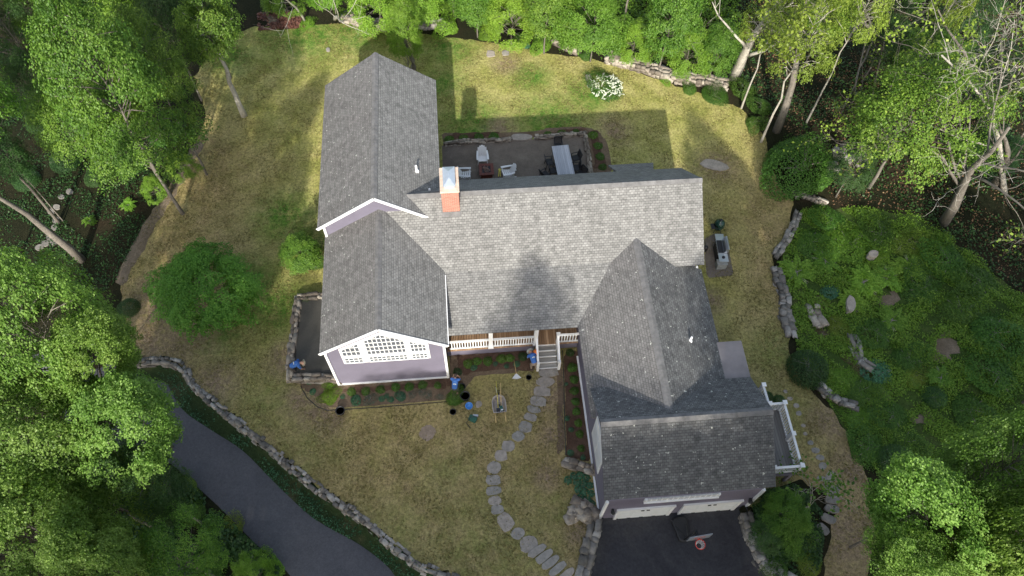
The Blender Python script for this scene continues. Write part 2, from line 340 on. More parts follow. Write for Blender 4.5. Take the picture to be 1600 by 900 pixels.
# ------------------------------------------------------------------ terrain
def seg_dist(X, Y, poly, closed=True):
    d = np.full(X.shape, 1e9); n = len(poly)
    for i in range(n if closed else n - 1):
        a, b = poly[i], poly[(i + 1) % n]; dx, dy = b[0] - a[0], b[1] - a[1]; L = dx * dx + dy * dy + 1e-12
        t = np.clip(((X - a[0]) * dx + (Y - a[1]) * dy) / L, 0, 1)
        d = np.minimum(d, np.hypot(X - a[0] - t * dx, Y - a[1] - t * dy))
    return d
def inside(X, Y, poly):
    r = np.zeros(X.shape, bool); n = len(poly)
    for i in range(n):
        (x0, y0), (x1, y1) = poly[i][:2], poly[(i + 1) % n][:2]
        if y0 == y1: continue
        c = ((y0 > Y) != (y1 > Y)) & (X < (x1 - x0) * (Y - y0) / (y1 - y0) + x0); r ^= c
    return r
def px(pts, z=0.0): return [tuple(at(a, b, z)[:2]) for a, b in pts]
def curve(pts, k=6):
    """Catmull-Rom through 2-D points"""
    out = []; n = len(pts)
    for i in range(n - 1):
        p0, p1, p2, p3 = [np.array(pts[max(0, min(n - 1, i + j))], float) for j in (-1, 0, 1, 2)]
        for s in range(k):
            t = s / k; out.append(tuple(.5 * (2 * p1 + (p2 - p0) * t + (2 * p0 - 5 * p1 + 4 * p2 - p3) * t * t + (3 * p1 - p0 - 3 * p2 + p3) * t ** 3)))
    out.append(tuple(pts[-1])); return out
LOWZ = -0.75
drive_wall = curve(px([(205, 566), (245, 562), (283, 572), (300, 598), (345, 638), (430, 708), (500, 765), (560, 806), (610, 848), (660, 885), (715, 905)]), 5)
apron_left = px([(905, 905), (925, 860), (934, 812)])
apron_right = px([(1165, 800), (1180, 845), (1192, 872), (1215, 895)])
LOW = drive_wall[::1] + [(4.0, -10.9), (8.6, -11.4)] + apron_left + [(10.4, -7.3), (18.2, -7.3)] + apron_right + [(20.0, -13.5), (22, -18), (24, -60), (-90, -60), (-90, 0), (-30, 3.5), (-18, 3.0)]
def gz(X, Y):
    X = np.asarray(X, float); Y = np.asarray(Y, float)
    d = seg_dist(X, Y, LOW); ins = inside(X, Y, LOW); s = np.clip(np.where(ins, d, -d) / .5 + .1, 0, 1); s = s * s * (3 - 2 * s)
    z = LOWZ * s
    far = np.clip((np.hypot(X - 3, Y - 5) - 24) / 20, 0, 1)
    return z + far * (.5 * np.sin(X * .17 + 1) * np.cos(Y * .13) + .2 * np.sin(X * .41 + Y * .3))
def gz1(x, y): return float(gz(np.array([x]), np.array([y]))[0])
def atg(px_, py_):
    z = 0.0
    for _ in range(4): p = at(px_, py_, z); z = gz1(p.x, p.y)
    return at(px_, py_, z)
core = np.arange(-44, 60.01, .25)
outer = [46, 49, 53, 60, 72, 90, 130, 200, 350, 700]
xs = np.concatenate([[-o for o in outer[::-1]], core[(core > -45)], [o + 16 for o in outer]])
core2 = np.arange(-34, 46.01, .25); ys = np.concatenate([[-o for o in [700, 350, 200, 130, 90, 60, 46, 38]], core2, [49, 54, 62, 80, 120, 200, 350, 700]])
GX, GY = np.meshgrid(xs, ys, indexing='ij'); GZ = gz(GX, GY)
def grid_mesh(name, mask, dz, poly=None, mat=None, attrs=None, snap=.19):
    nx, ny = GX.shape; V = np.stack([GX, GY, GZ + dz], -1).reshape(-1, 3).copy()
    I, J = np.nonzero(mask); a = I * ny + J; F = np.stack([a, a + ny, a + ny + 1, a + 1], 1)
    used, inv = np.unique(F.ravel(), return_inverse=True); V = V[used]; F = inv.reshape(F.shape)
    if poly is not None:
        cnt = np.zeros(len(V), int); np.add.at(cnt, F.ravel(), 1); bd = np.nonzero(cnt < 4)[0]
        P = V[bd, :2]; best = P.copy(); bdist = np.full(len(P), 1e9); n = len(poly)
        for i in range(n):
            p, q = np.array(poly[i][:2]), np.array(poly[(i + 1) % n][:2]); d = q - p; L = d @ d + 1e-12
            t = np.clip(((P - p) @ d) / L, 0, 1); Q = p + t[:, None] * d; ds = np.hypot(*(P - Q).T); m = ds < bdist; bdist[m] = ds[m]; best[m] = Q[m]
        m = bdist < snap; V[bd[m], :2] = best[m]; V[bd[m], 2] = gz(best[m][:, 0], best[m][:, 1]) + dz * .3
    at_ = {k: f(V[:, 0], V[:, 1]) for k, f in (attrs or {}).items()}
    return npmesh(name, V, F, mat, True, at_)
def sheet(name, poly, dz, mat, attrs=None, kind='structure'):
    cx = (GX[:-1, :-1] + GX[1:, 1:]) / 2; cy = (GY[:-1, :-1] + GY[1:, 1:]) / 2
    o = link(name, grid_mesh(name, inside(cx, cy, poly), dz, poly, mat, attrs)); return tag(o, kind=kind)
ones = np.ones((GX.shape[0] - 1, GX.shape[1] - 1), bool)
tag(link("ground", grid_mesh("ground", ones, 0, None, M['forest'])), kind='structure')

def rag(poly, a=.12, step=.35, seed=0):
    rg = random.Random(seed); out = []; n = len(poly)
    for i in range(n):
        p, q = Vector(poly[i]), Vector(poly[(i + 1) % n]); k = max(1, int((q - p).length / step))
        for j in range(k):
            r = p.lerp(q, j / k); out.append((r.x + rg.uniform(-a, a), r.y + rg.uniform(-a, a)))
    return out
lawn_px = [(400, 42), (470, 40), (540, 36), (600, 46), (700, 58), (790, 70), (860, 84), (925, 92), (960, 100), (1040, 128), (1110, 152), (1160, 172), (1195, 215), (1215, 290), (1240, 318),
           (1232, 360), (1208, 400), (1218, 450), (1232, 505), (1235, 560), (1255, 600), (1300, 640), (1335, 700), (1362, 760), (1368, 830), (1352, 920), (1285, 920), (1290, 860), (1305, 800), (1290, 770),
           (1250, 750), (1200, 765), (1170, 800)]
lawn_poly = rag(px(lawn_px) + [(18.2, -7.2), (10.4, -7.2)] + px([(934, 812), (925, 860), (905, 905)]) + [(8.4, -11.2), (4, -10.7)] + drive_wall[::-1] + px([(196, 520), (188, 445), (232, 345), (300, 235), (322, 180), (305, 120), (345, 62)]), .10, .4, 1)
greens = [(445, 338, 2.2), (693, 130, 1.8), (480, 50, 4), (700, 75, 2.4), (830, 120, 1.6), (860, 190, 3), (740, 195, 2.6), (430, 480, 2.2), (340, 520, 2), (560, 50, 3), (760, 860, 4), (700, 740, 1.6), (480, 700, 2.4),
          (900, 640, 1.4), (860, 800, 1.6), (620, 840, 2.4), (1225, 560, 2.2), (1225, 640, 2.6), (1185, 740, 2), (420, 640, 2), (390, 440, 2), (360, 90, 2), (800, 500, .5), (920, 150, 2)]
bares = [(865, 620, 1.3), (868, 680, 1.0), (500, 640, 1.6), (470, 625, 1.2), (520, 655, 1.0), (1325, 840, 2.6), (1340, 740, 1.8), (1300, 660, 1.4), (285, 520, 2.6), (250, 480, 2.5), (230, 540, 2.2), (870, 590, 1.2), (960, 205, 1.5), (780, 200, 1.2),
         (790, 100, 1.2), (905, 830, .9), (855, 745, .8), (1110, 470, 1.0), (1060, 300, 2.0), (1120, 260, 1.8), (450, 560, 1.4), (335, 600, 1.6)]
def blob(lst):
    B = [(at(a, b).x, at(a, b).y, r) for a, b, r in lst]
    def f(X, Y):
        o = np.zeros(X.shape)
        for x, y, r in B: o = np.maximum(o, np.clip(1.25 - np.hypot(X - x, Y - y) / r, 0, 1))
        return o
    return f
sheet("lawn", lawn_poly, .02, M['lawn'], {"green": lambda X, Y, g_=blob(greens): g_(X, Y) * np.clip((Y + 3) / 8, .3, 1), "bare": blob(bares), "dry": lambda X, Y: np.clip(np.maximum((6 - Y) / 9, np.maximum((-5.5 - X) / 6 - np.clip(Y - 17, 0, 9) / 8, (X - 18) / 5 - np.clip(Y - 10, 0, 9) / 8)), 0, .92)})
road_r = curve(px([(262, 600), (285, 640), (330, 672), (380, 705), (430, 755), (490, 810), (560, 850), (610, 890), (630, 930)], LOWZ), 4)
road_l = curve(px([(470, 930), (450, 895), (400, 850), (340, 790), (290, 745), (262, 722), (200, 700), (120, 690)], LOWZ), 4)
sheet("driveway", road_r + [(4, -13), (-1.0, -13)] + road_l + px([(60, 560), (180, 575)], LOWZ), .03, M['asphalt'])
sheet("verge", [tuple(p) for p in drive_wall] + [(3.6, -11)] + px([(630, 930)], LOWZ) + road_r[::-1] + px([(210, 590)], LOWZ), .015, M['greenstrip'])
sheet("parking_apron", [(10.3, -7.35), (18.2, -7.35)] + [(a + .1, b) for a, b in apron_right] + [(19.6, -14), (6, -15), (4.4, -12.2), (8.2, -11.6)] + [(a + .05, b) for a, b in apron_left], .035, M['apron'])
sheet("front_flower_bed", rag(px([(462, 594), (520, 588), (530, 600), (702, 586), (700, 552), (838, 545), (838, 582), (812, 584), (770, 586), (745, 590), (735, 604), (722, 616), (700, 628), (600, 636), (545, 640), (515, 640), (490, 622), (468, 606)]), .05, .4, 3), .035, M['soilbed'])
for i, pl in enumerate([[(706, 552), (838, 545), (836, 580), (800, 580), (765, 582), (730, 590), (712, 584)], [(530, 603), (700, 590), (704, 610), (640, 612), (570, 620), (532, 616)], [(690, 590), (722, 580), (728, 600), (712, 614), (694, 606)]]):
    sheet("mulch_bed", rag(px(pl), .05, .3, 5 + i), .05, M['mulch'])
sheet("side_bed_edge", px([(868, 575), (882, 570), (884, 715), (868, 712)]), .035, M['soilbed'])
sheet("mulch_bed", px([(880, 548), (905, 545), (927, 724), (884, 716)]), .045, M['mulch'])
sheet("patio_bed", rag(px([(686, 206), (740, 208), (820, 205), (870, 198), (910, 196), (938, 202), (952, 225), (960, 262), (955, 275), (912, 275), (915, 212), (820, 218), (690, 226)]), .06, .4, 9), .035, M['soilbed'])
sheet("mulch_bed", rag(px([(692, 208), (780, 205), (784, 216), (692, 222)]), .06, .4, 10), .05, M['mulch'])
sheet("mulch_bed", rag(px([(866, 200), (910, 198), (936, 205), (945, 240), (955, 268), (926, 268), (920, 225), (916, 208), (868, 208)]), .06, .4, 11), .05, M['mulch'])
sheet("patio", px([(689, 226), (919, 212), (930, 290), (692, 300)]), .045, M['patio'])
sheet("side_pad", px([(1098, 372), (1122, 362), (1140, 385), (1148, 432), (1102, 437)]), .04, M['patio'])
sheet("dirt_path", rag(px([(296, 232), (312, 215), (322, 225), (280, 300), (245, 355), (210, 420), (196, 450), (180, 440), (225, 350), (262, 295)]), .12, .4, 12), .035, M['dirt'])
for i, (a, b, rx, ry) in enumerate([(1387, 470, 19, 15), (1477, 542, 26, 22), (1436, 660, 14, 20), (1370, 620, 12, 14), (440, 30, 36, 12), (1345, 700, 8, 6)]):
    sheet("bare_soil_patch", rag([tuple(at(a + rx * math.cos(t), b + ry * math.sin(t))[:2]) for t in np.linspace(0, 6.28, 14)[:-1]], .45, .5, 20 + i), .045, M['dirt'])

M['pale_dirt'] = mat_ground("pale_bare_soil", [(.3, (.24, .19, .14)), (.55, (.33, .26, .20)), (.75, (.40, .33, .26))], .7, 3, .5, (.75, 1.2), fine_sc=8)
sheet("bare_soil_patch", rag([tuple(at(667 + 15 * math.cos(t), 677 + 14 * math.sin(t))[:2]) for t in np.linspace(0, 6.28, 14)[:-1]], .10, .3, 33), .05, M['pale_dirt'])
M['gardenfloor'] = mat_ground("mossy_garden_floor", [(.3, (.035, .065, .015)), (.5, (.06, .10, .022)), (.7, (.11, .10, .05))], .6, 3, .9, (.5, 1.5), fine_sc=7)
sheet("garden_floor", rag(px([(1250, 330), (1300, 325), (1420, 330), (1500, 380), (1560, 440), (1620, 480), (1640, 700), (1420, 760), (1370, 740), (1330, 680), (1280, 610), (1246, 560), (1238, 500), (1226, 450), (1222, 400)]), .3, .6, 44), .012, M['gardenfloor'])
# ------------------------------------------------------------------ the house
ROOFT = .10
def roof_slab(parent, name, quad, mat, t=ROOFT):
    """quad: eave a, eave b, ridge b, ridge a (top surface)"""
    q = [Vector(p) for p in quad]; e = (q[1] - q[0]).normalized(); n = e.cross(q[-1] - q[0]).normalized()
    if n.z < 0: n = -n
    up = n.cross(e); k = len(q); mb = MB(); mb.add(q + [p - n * t for p in q], [tuple(range(k)), tuple(range(2 * k - 1, k - 1, -1))] + [(i, k + i, k + (i + 1) % k, (i + 1) % k) for i in range(k)])
    o = mb.build(name, mat, parent); me = o.data; uv = me.uv_layers.new(name="UVMap")
    for l in me.loops:
        p = me.vertices[l.vertex_index].co - q[0]; uv.data[l.index].uv = (p.dot(e) + q[0].x * .37, p.dot(up))
    bm = bmesh.new(); bm.from_mesh(me); bmesh.ops.recalc_face_normals(bm, faces=bm.faces); bm.to_mesh(me); bm.free()
    return o
house = empty("house", (7, 3, 0), "large purple clapboard house with grey shingle roofs, brick chimney, porch and two garage doors", "house")
class Sub:  # parts are built in world space and parented without moving
    pass
def par(o, p):
    o.parent = p; o.matrix_parent_inverse = Matrix.Translation((-7, -3, 0)) if p is house else Matrix.Identity(4); return o
A = dict(u0=-3.49, u1=3.265, v0=7.57, v1=18.165, ze=5.34, zr=7.77); A['ur'] = (A['u0'] + A['u1']) / 2
B = dict(u0=-3.32, u1=3.24, v0=.654, v1=7.9, ze=4.10, zr=6.38); B['ur'] = (B['u0'] + B['u1']) / 2
vC, zC, uC1, vK, zK, vP, zP = 8.52, 6.63, 17.61, 5.06, 4.067, 1.767, 2.958
D = dict(u0=10.24, u1=17.66, ur=13.84, zr=4.81, ze=2.99, v0=-3.99)
Eh = dict(u0=10.32, u1=18.68, vr=-4.47, zr=5.21, vf=-7.60, zf=3.107, vb=-1.995, zb=3.476)
sC = (zC - zK) / (vC - vK)
def H(mb, name, mat, smooth=False, bevel=0, parent=None):
    o = mb.build(name, mat, None, smooth, bevel)
    if parent is None: return par(o, house)
    o.parent = parent; o.matrix_parent_inverse = (parent.matrix_parent_inverse.inverted() if False else Matrix.Identity(4)); return o
def RS(name, quad, mat): return par(roof_slab(None, name, quad, mat), house)
# roofs
RS("roof", [(A['u0'], A['v0'] - .02, A['ze']), (A['u0'], A['v1'], A['ze']), (A['ur'], A['v1'], A['zr']), (A['ur'], A['v0'] - .02, A['zr'])], M['roof_left'])
RS("roof", [(A['u1'], A['v0'] - .02, A['ze']), (A['u1'], A['v1'], A['ze']), (A['ur'], A['v1'], A['zr']), (A['ur'], A['v0'] - .02, A['zr'])], M['roof'])
RS("roof", [(B['u0'], B['v0'], B['ze']), (B['u0'], B['v1'], B['ze']), (B['ur'], B['v1'], B['zr']), (B['ur'], B['v0'], B['zr'])], M['roof_left'])
RS("roof", [(B['u1'], B['v0'], B['ze']), (B['u1'], B['v1'], B['ze']), (B['ur'], B['v1'], B['zr']), (B['ur'], B['v0'], B['zr'])], M['roof'])
ve = vK - .36
RS("roof", [(0, vK, zK), (12.5, vK, zK), (12.5, ve, zK - sC * .36), (uC1, ve, zK - sC * .36), (uC1, vC, zC), (0, vC, zC)], M['roof'])
RS("roof", [(0, vC + 3.0, zC - 2.79), (uC1, vC + 3.0, zC - 2.79), (uC1, vC, zC), (0, vC, zC)], M['roof'])
RS("porch_roof", [(B['u1'] - .5, vP, zP), (12.5, vP, zP), (12.5, vK + .02, zK + .007), (B['u1'] - .5, vK + .02, zK + .007)], M['roof'])
RS("roof", [(D['u0'], D['v0'] + .6, D['ze']), (D['u0'], 6.4, D['ze']), (D['ur'], 6.4, D['zr']), (D['ur'], D['v0'] - .05, D['zr']), (D['ur'] - 1, D['v0'] - .05, D['zr'] - .51)], M['roof_left'])
RS("roof", [(D['u1'], -2.0, D['ze']), (D['u1'], 4.9, D['ze']), (17.2, 4.9, D['ze'] + .22), (17.2, 6.4, D['ze'] + .22), (D['ur'], 6.4, D['zr']), (D['ur'], D['v0'] - .05, D['zr']), (D['ur'] + 1, D['v0'] - .05, D['zr'] - .49)], M['roof_lichen'])
RS("roof", [(Eh['u0'], Eh['vf'], Eh['zf']), (Eh['u1'], Eh['vf'], Eh['zf']), (Eh['u1'], Eh['vr'], Eh['zr']), (Eh['u0'], Eh['vr'], Eh['zr'])], M['roof_lichen'])
RS("roof", [(Eh['u0'], Eh['vb'], Eh['zb']), (Eh['u1'], Eh['vb'], Eh['zb']), (Eh['u1'], Eh['vr'], Eh['zr']), (Eh['u0'], Eh['vr'], Eh['zr'])], M['roof_lichen'])
# ridge caps: short overlapping saddle shingles
def ridge(p, q, hw=.17, drop=.11):
    p, q = Vector(p), Vector(q); L = (q - p).length; n = int(L / .25); d = (q - p) / n; s = Vector((-d.y, d.x, 0)).normalized() * hw; mb = MB()
    for i in range(n):
        a = p + d * i; b = p + d * (i + 1.05); za, zb = Vector((0, 0, .035)), Vector((0, 0, .02)); dn = Vector((0, 0, -drop))
        mb.add([a + za, a + s + za + dn, a - s + za + dn, b + zb, b + s + zb + dn, b - s + zb + dn], [(0, 1, 4, 3), (0, 3, 5, 2)])
        mb.add([a + za, a + s + za + dn, a - s + za + dn, a + s + dn - za, a - s + dn - za, a - za], [(0, 5, 3, 1), (0, 2, 4, 5)])
    H(mb, "ridge_cap", M['cap'])
ridge((A['ur'], A['v0'], A['zr']), (A['ur'], A['v1'], A['zr'])); ridge((B['ur'], B['v0'], B['zr']), (B['ur'], B['v1'] - .35, B['zr']))
ridge((1.5, vC, zC), (uC1, vC, zC), .2, .14); ridge((D['ur'], D['v0'] + .05, D['zr']), (D['ur'], 6.05, D['zr']), .2, .1); ridge((Eh['u0'], Eh['vr'], Eh['zr']), (Eh['u1'], Eh['vr'], Eh['zr']), .2, .13)
# walls
def gable(u0, u1, ur, v0, v1, z0, ze, zr, name="wall"):
    H(MB().prism([(u0, z0), (u1, z0), (u1, ze), (ur, zr), (u0, ze)], v0, v1, 'y'), name, M['siding'])
sl_ = lambda q, x: q['zr'] - (q['zr'] - q['ze']) * abs(x - q['ur']) / (q['ur'] - q['u0'])
gable(A['u0'] + .3, A['u1'] - .3, A['ur'], A['v0'] + .28, A['v1'] - .3, -.3, sl_(A, A['u0'] + .3) - .14, A['zr'] - .14)
gable(-3.024, 3.02, B['ur'], B['v0'] + .0 + .02, 7.6, -.3, sl_(B, -3.0) - .14, B['zr'] - .14)
H(MB().prism([(vK, -.3), (11.0, -.3), (11.0, 4.1), (vC, zC - .15), (vK, zK - .15)], .5, 17.3, 'x'), "wall", M['siding'])
H(MB().prism([(10.47, -.5), (17.3, -.5), (17.3, D['ze'] - .05), (D['ur'], D['zr'] - .15), (10.47, D['ze'] - .04)], -2.4, 5.0, 'y'), "wall", M['siding'])
H(MB().prism([(-7.62, -1.3), (-2.3, -1.3), (-2.3, 3.5), (Eh['vr'], Eh['zr'] - .15), (-7.62, 3.0)], 10.5, 18.12, 'x'), "garage_wall", M['siding'])
# rakes, fascias, corner boards
def trim(p, q, w=.05, h=.17, nm="trim_board"): return H(MB().beam(p, q, w, h), nm, M['white'])
for q, v in ((A, A['v0'] - .05), (B, B['v0'] - .03)):
    for s in ('u0', 'u1'):
        trim((q[s], v, q['ze'] - .06), (q['ur'], v, q['zr'] - .06))
trim((B['u1'] + .03, B['v0'], B['ze'] - .09), (B['u1'] + .03, 4.9, B['ze'] - .09), .05, .14, "gutter")
trim((-3.02, B['v0'] + .0, 0), (-3.02, B['v0'] + .0, 4.0), .13, .13, "corner_board"); trim((3.03, B['v0'] + .0, 0), (3.03, B['v0'] + .0, 4.0), .13, .13, "corner_board")
trim((-3.02, B['v0'] - .0, .06), (3.03, B['v0'] - .0, .06), .1, .14, "water_table")
trim((A['u0'] + .3, A['v0'] + .27, 2.5), (A['u0'] + .3, A['v0'] + .27, 5.2), .13, .13, "corner_board")
for u in (10.47, 18.13): trim((u, -7.65, -1.2), (u, -7.65, 3.0), .13, .13, "corner_board")
trim((10.42, -7.3, -.0), (10.42, 1.4, -.0), .1, .14, "water_table")
# small shaded soffit gap between front gable roof and porch roof, dormer bay at the back
RS("bay_roof", [(13.5, 12.75, 2.95), (16.3, 12.75, 2.95), (15.9, 11.3, 3.85), (13.9, 11.3, 3.85)], M['roof'])
H(MB().bx(13.8, 16.0, 10.9, 12.45, -.3, 2.98), "bay_wall", M['siding'])
H(MB().bx(17.2, 18.75, -1.85, .2, -.5, 2.95), "side_bay", M['siding']); H(MB().bx(17.12, 18.85, -1.95, .28, 2.96, 3.06), "side_bay_roof", M['flat'])
# chimney
cx0, cx1, cy0, cy1, ct = 3.36, 4.28, 7.68, 9.2, 7.72
ch = H(MB().bx(cx0, cx1, cy0, cy1, 4.5, ct), "chimney", M['brick'])
def sub(mb, name, mat, parent, smooth=False):
    o = mb.build(name, mat, None, smooth); o.parent = parent; return o
sub(MB().bx(cx0 - .04, cx1 + .04, cy0 - .04, cy1 + .04, ct + .003, ct + .12), "chimney_crown", M['crown'], ch)
mb = MB().bx(3.56, 4.08, 7.85, 9.05, ct + .12, ct + .32)
x0, x1, y0, y1, zz = 3.50, 4.14, 7.79, 9.11, ct + .34
mb.add([(x0, y0, zz), (x1, y0, zz), (x1, y1, zz), (x0, y1, zz), (3.82, 8.25, zz + .2), (3.82, 8.65, zz + .2)], [(0, 1, 4), (1, 2, 5, 4), (2, 3, 5), (3, 0, 4, 5), (0, 3, 2, 1)])
sub(mb, "chimney_cap", M['copper'], ch)
sub(MB().beam((3.82, 7.45, 5.87), (3.82, 7.67, 6.03), 1.05, .02), "flashing", M['cap'], ch)
# vent pipes
def vent(p, r=.06, h=.45, nm="vent_pipe"):
    mb = MB().lathe([(r * 2.2, -.25), (r * 2.2, .04), (r, .05), (r, h), (r * .7, h)], p, 10); H(mb, nm, M['white'], True)
def on_roof(px_, py_, f):
    lo, hi = 0, 9
    for _ in range(40):
        m = (lo + hi) / 2; p = at(px_, py_, m)
        if f(p.x, p.y) > m: lo = m
        else: hi = m
    return at(px_, py_, lo)
fA = lambda x, y: A['zr'] - (A['zr'] - A['ze']) * abs(x - A['ur']) / (A['ur'] - A['u0'])
fD = lambda x, y: D['zr'] - (D['zr'] - D['ze']) * abs(x - D['ur']) / (D['ur'] - D['u0'])
fCb = lambda x, y: zC - .93 * (y - vC)
vent(on_roof(651, 267, fA)); vent(on_roof(672, 303, fA)); vent(on_roof(1078, 533, fD)); vent(on_roof(1088, 419, fD), .05, .2)
# front gable windows (six sashes with thick muntins), plane v = B.v0
vw = B['v0'] - .0
WP = lambda a, b: (lambda q: (q.x, q.z))(atv(a, b, vw))
def window_poly(poly, nx, nz, rows, name="gable_window"):
    """poly: outer outline in (u,z); bars every pane"""
    P = [Vector((a, 0, b)) for a, b in poly]; us = [a for a, b in poly]; zs = [b for a, b in poly]
    u0, u1, z0, z1 = min(us), max(us), min(zs), max(zs)
    def top(u):
        best = -9
        for i in range(len(poly)):
            (a, b), (c, d) = poly[i], poly[(i + 1) % len(poly)]
            if min(a, c) - 1e-6 <= u <= max(a, c) + 1e-6 and abs(a - c) > 1e-6: best = max(best, b + (d - b) * (u - a) / (c - a))
        return best
    mb = MB()
    for i in range(nx + 1):
        u = u0 + (u1 - u0) * i / nx; uu = min(max(u, u0 + .03), u1 - .03); mb.bx(uu - .02, uu + .02, vw - .05, vw - .024, z0, max(top(uu), z0 + .03))
    for j in range(rows + 1):
        z = z0 + (z1 - z0) * j / rows
        a, b = u0, u1
        S = [u0 + (u1 - u0) * k / 60 for k in range(61)]; S = [u for u in S if top(u) >= z - .01]
        if len(S) > 1: mb.bx(S[0], S[-1], vw - .048, vw - .026, z - .022, z + .022)
    for i in range(len(poly)):
        (a, b), (c, d) = poly[i], poly[(i + 1) % len(poly)]; mb.beam((a, vw - .04, b), (c, vw - .04, d), .05, .045, (0, 1, 0))
    o = H(mb, name, M['white'])
    n = len(poly); g = MB().prism(poly, vw - .02, vw - .012, 'y'); sub(g, "pane", M['glass'], o)
bl, br_, tr_, ap, tl = WP(538, 568.5), WP(673, 559), WP(669.5, 537), WP(590, 516.5), WP(528.5, 546)
ub = lambda f: bl[0] + (br_[0] - bl[0]) * f
zb0 = (bl[1] + br_[1]) / 2; rk = lambda u: min(sl_(B, u) - .50, 9)
surround = [(ub(0), zb0), (ub(1), zb0), (ub(1), rk(ub(1)) + .12), (B['ur'], B['zr'] - .38), (ub(0), rk(ub(0)) + .12)]
H(MB().prism(surround, vw - .01, vw + .03, 'y'), "window_surround", M['white'])
zm = zb0 + .10; hb = .62; zt0 = zm + hb + .24
c0, c1, c2, c3, c4, c5 = ub(.02), ub(.235), ub(.30), ub(.745), ub(.79), ub(.975)
for a, b, n in ((c0, c1, 4), (c2, c3, 9), (c4, c5, 4)):
    window_poly([(a, zm), (b, zm), (b, zm + hb), (a, zm + hb)], n, 2, 2)
rkt = lambda u: rk(u) + .02
window_poly([(c0, zt0), (c1, zt0), (c1, rkt(c1)), (c0, max(zt0 + .05, rkt(c0)))], 4, 2, 3)
window_poly([(c2, zt0), (c3, zt0), (c3, rkt(c3)), (B['ur'], rkt(B['ur'])), (c2, rkt(c2))], 9, 5, 5)
window_poly([(c4, zt0), (c5, zt0), (c5, max(zt0 + .05, rkt(c5))), (c4, rkt(c4))], 4, 3, 3)
# garage doors, lamps, transom, side window
yf = -7.62
for u0, u1, hd in ((11.2, 14.15, 1), (14.6, 17.6, 1)):
    fr = H(MB().bx(u0, u0 + .16, yf - .09, yf - .002, LOWZ, 1.05).bx(u1 - .16, u1, yf - .09, yf - .002, LOWZ, 1.05).bx(u0 - .03, u1 + .03, yf - .10, yf - .003, 1.052, 1.22), "door_frame", M['white'])
    d = H(MB(), "garage_door", M['white']) if False else None
    mb = MB()
    for k in range(5):
        z0 = LOWZ + .02 + k * .355; mb.bx(u0 + .165, u1 - .165, yf - .05, yf - .001, z0, z0 + .345)
        for j in range(4):
            w_ = (u1 - u0 - .33) / 4; mb.bx(u0 + .165 + j * w_ + .1, u0 + .165 + (j + 1) * w_ - .1, yf - .062, yf - .051, z0 + .07, z0 + .28)
    d = H(mb, "garage_door", M['white_plastic'])
    for hx in (-.22, .06): sub(MB().bx((u0 + u1) / 2 + hx, (u0 + u1) / 2 + hx + .16, yf - .10, yf - .063, .78, .86), "handle", M['black'], d)
for a_, b_ in ((10.55, 11.16), (14.20, 14.55), (17.65, 18.05)): H(MB().bx(a_, b_, yf - .06, yf - .003, LOWZ, LOWZ + .12), "water_table", M['white'])
tw = MB().bx(12.3, 16.0, yf - .14, yf - .002, 2.42, 2.52).bx(12.3, 12.42, yf - .10, yf - .002, 2.523, 2.95).bx(15.88, 16.0, yf - .10, yf - .002, 2.523, 2.95)
for k in range(1, 14): tw.bx(12.33 + k * .268, 12.37 + k * .268, yf - .09, yf - .002, 2.523, 2.95)
t_ = H(tw, "transom_window", M['white']); sub(MB().bx(12.43, 15.87, yf - .06, yf - .003, 2.525, 2.95), "pane", mat_plain("transom_blind", (.55, .56, .57), .5), t_)
for u in (10.95, 17.93):
    l = H(MB().lathe([(.02, .0), (.10, .02), (.12, .12), (.04, .26), (.02, .30)], (u, yf - .16, 1.15), 10).bx(u - .05, u + .05, yf - .1, yf - .003, 1.2, 1.4), "wall_lamp", M['charcoal'], True)
    sub(MB().lathe([(.05, .0), (.09, .02), (.10, .12), (.05, .2)], (u, yf - .16, 1.02), 10), "lamp_glass", M['lightglass'], l)
# garage left wall window (broad white framed picture window)
ul = 10.49
wn_ = H(MB().prism([(-5.78, 1.2), (-3.6, 1.2), (-3.6, 3.75), (-4.45, 4.1), (-5.78, 3.3)], ul - .05, ul - .004, 'x'), "side_window", M['white'])
wp_ = sub(MB(), "pane", None, wn_) if False else None
for y0_, y1_ in ((-5.66, -4.74), (-4.66, -3.72)): sub(MB().bx(ul - .062, ul - .051, y0_, y1_, 1.32, 3.2), "pane", M['blind'], wn_)
H(MB().bx(10.36, 10.40, -1.6, .9, 2.86, 2.96), "gutter", M['white'])
# porch
pf = .78; pv = 1.93
H(MB().bx(3.05, 10.46, pv, vK - .01, pf - .12, pf), "porch_floor", M['porch'])
H(MB().bx(3.05, 8.0, pv + .05, pv + .12, -.1, pf - .125).bx(9.3, 10.46, pv + .05, pv + .12, -.1, pf - .125), "porch_skirt", M['siding'])
def railing(parent_fn, p, q, h=.92, gap=.14, nm="porch_railing", posts=(), base=None):
    p, q = Vector(p), Vector(q); d = q - p; n = max(2, int(d.length / gap)); mb = MB()
    mb.beam(p + Vector((0, 0, h)), q + Vector((0, 0, h)), .12, .06); mb.beam(p + Vector((0, 0, .1)), q + Vector((0, 0, .1)), .07, .07)
    for i in range(1, n): a = p + d * i / n; mb.beam(a + Vector((0, 0, .12)), a + Vector((0, 0, h - .03)), .055, .055)
    return parent_fn(mb, nm, M['white'])
railing(H, (3.2, pv + .06, pf), (5.42, pv + .06, pf)); railing(H, (5.62, pv + .06, pf), (7.95, pv + .06, pf)); railing(H, (9.35, pv + .06, pf), (10.45, pv + .06, pf))
for u in (5.52, 8.03): H(MB().bx(u - .11, u + .11, pv - .03, pv + .17, pf + .002, zP + .0).bx(u - .15, u + .15, pv - .07, pv + .21, pf + .003, pf + .14), "porch_column", M['white'])
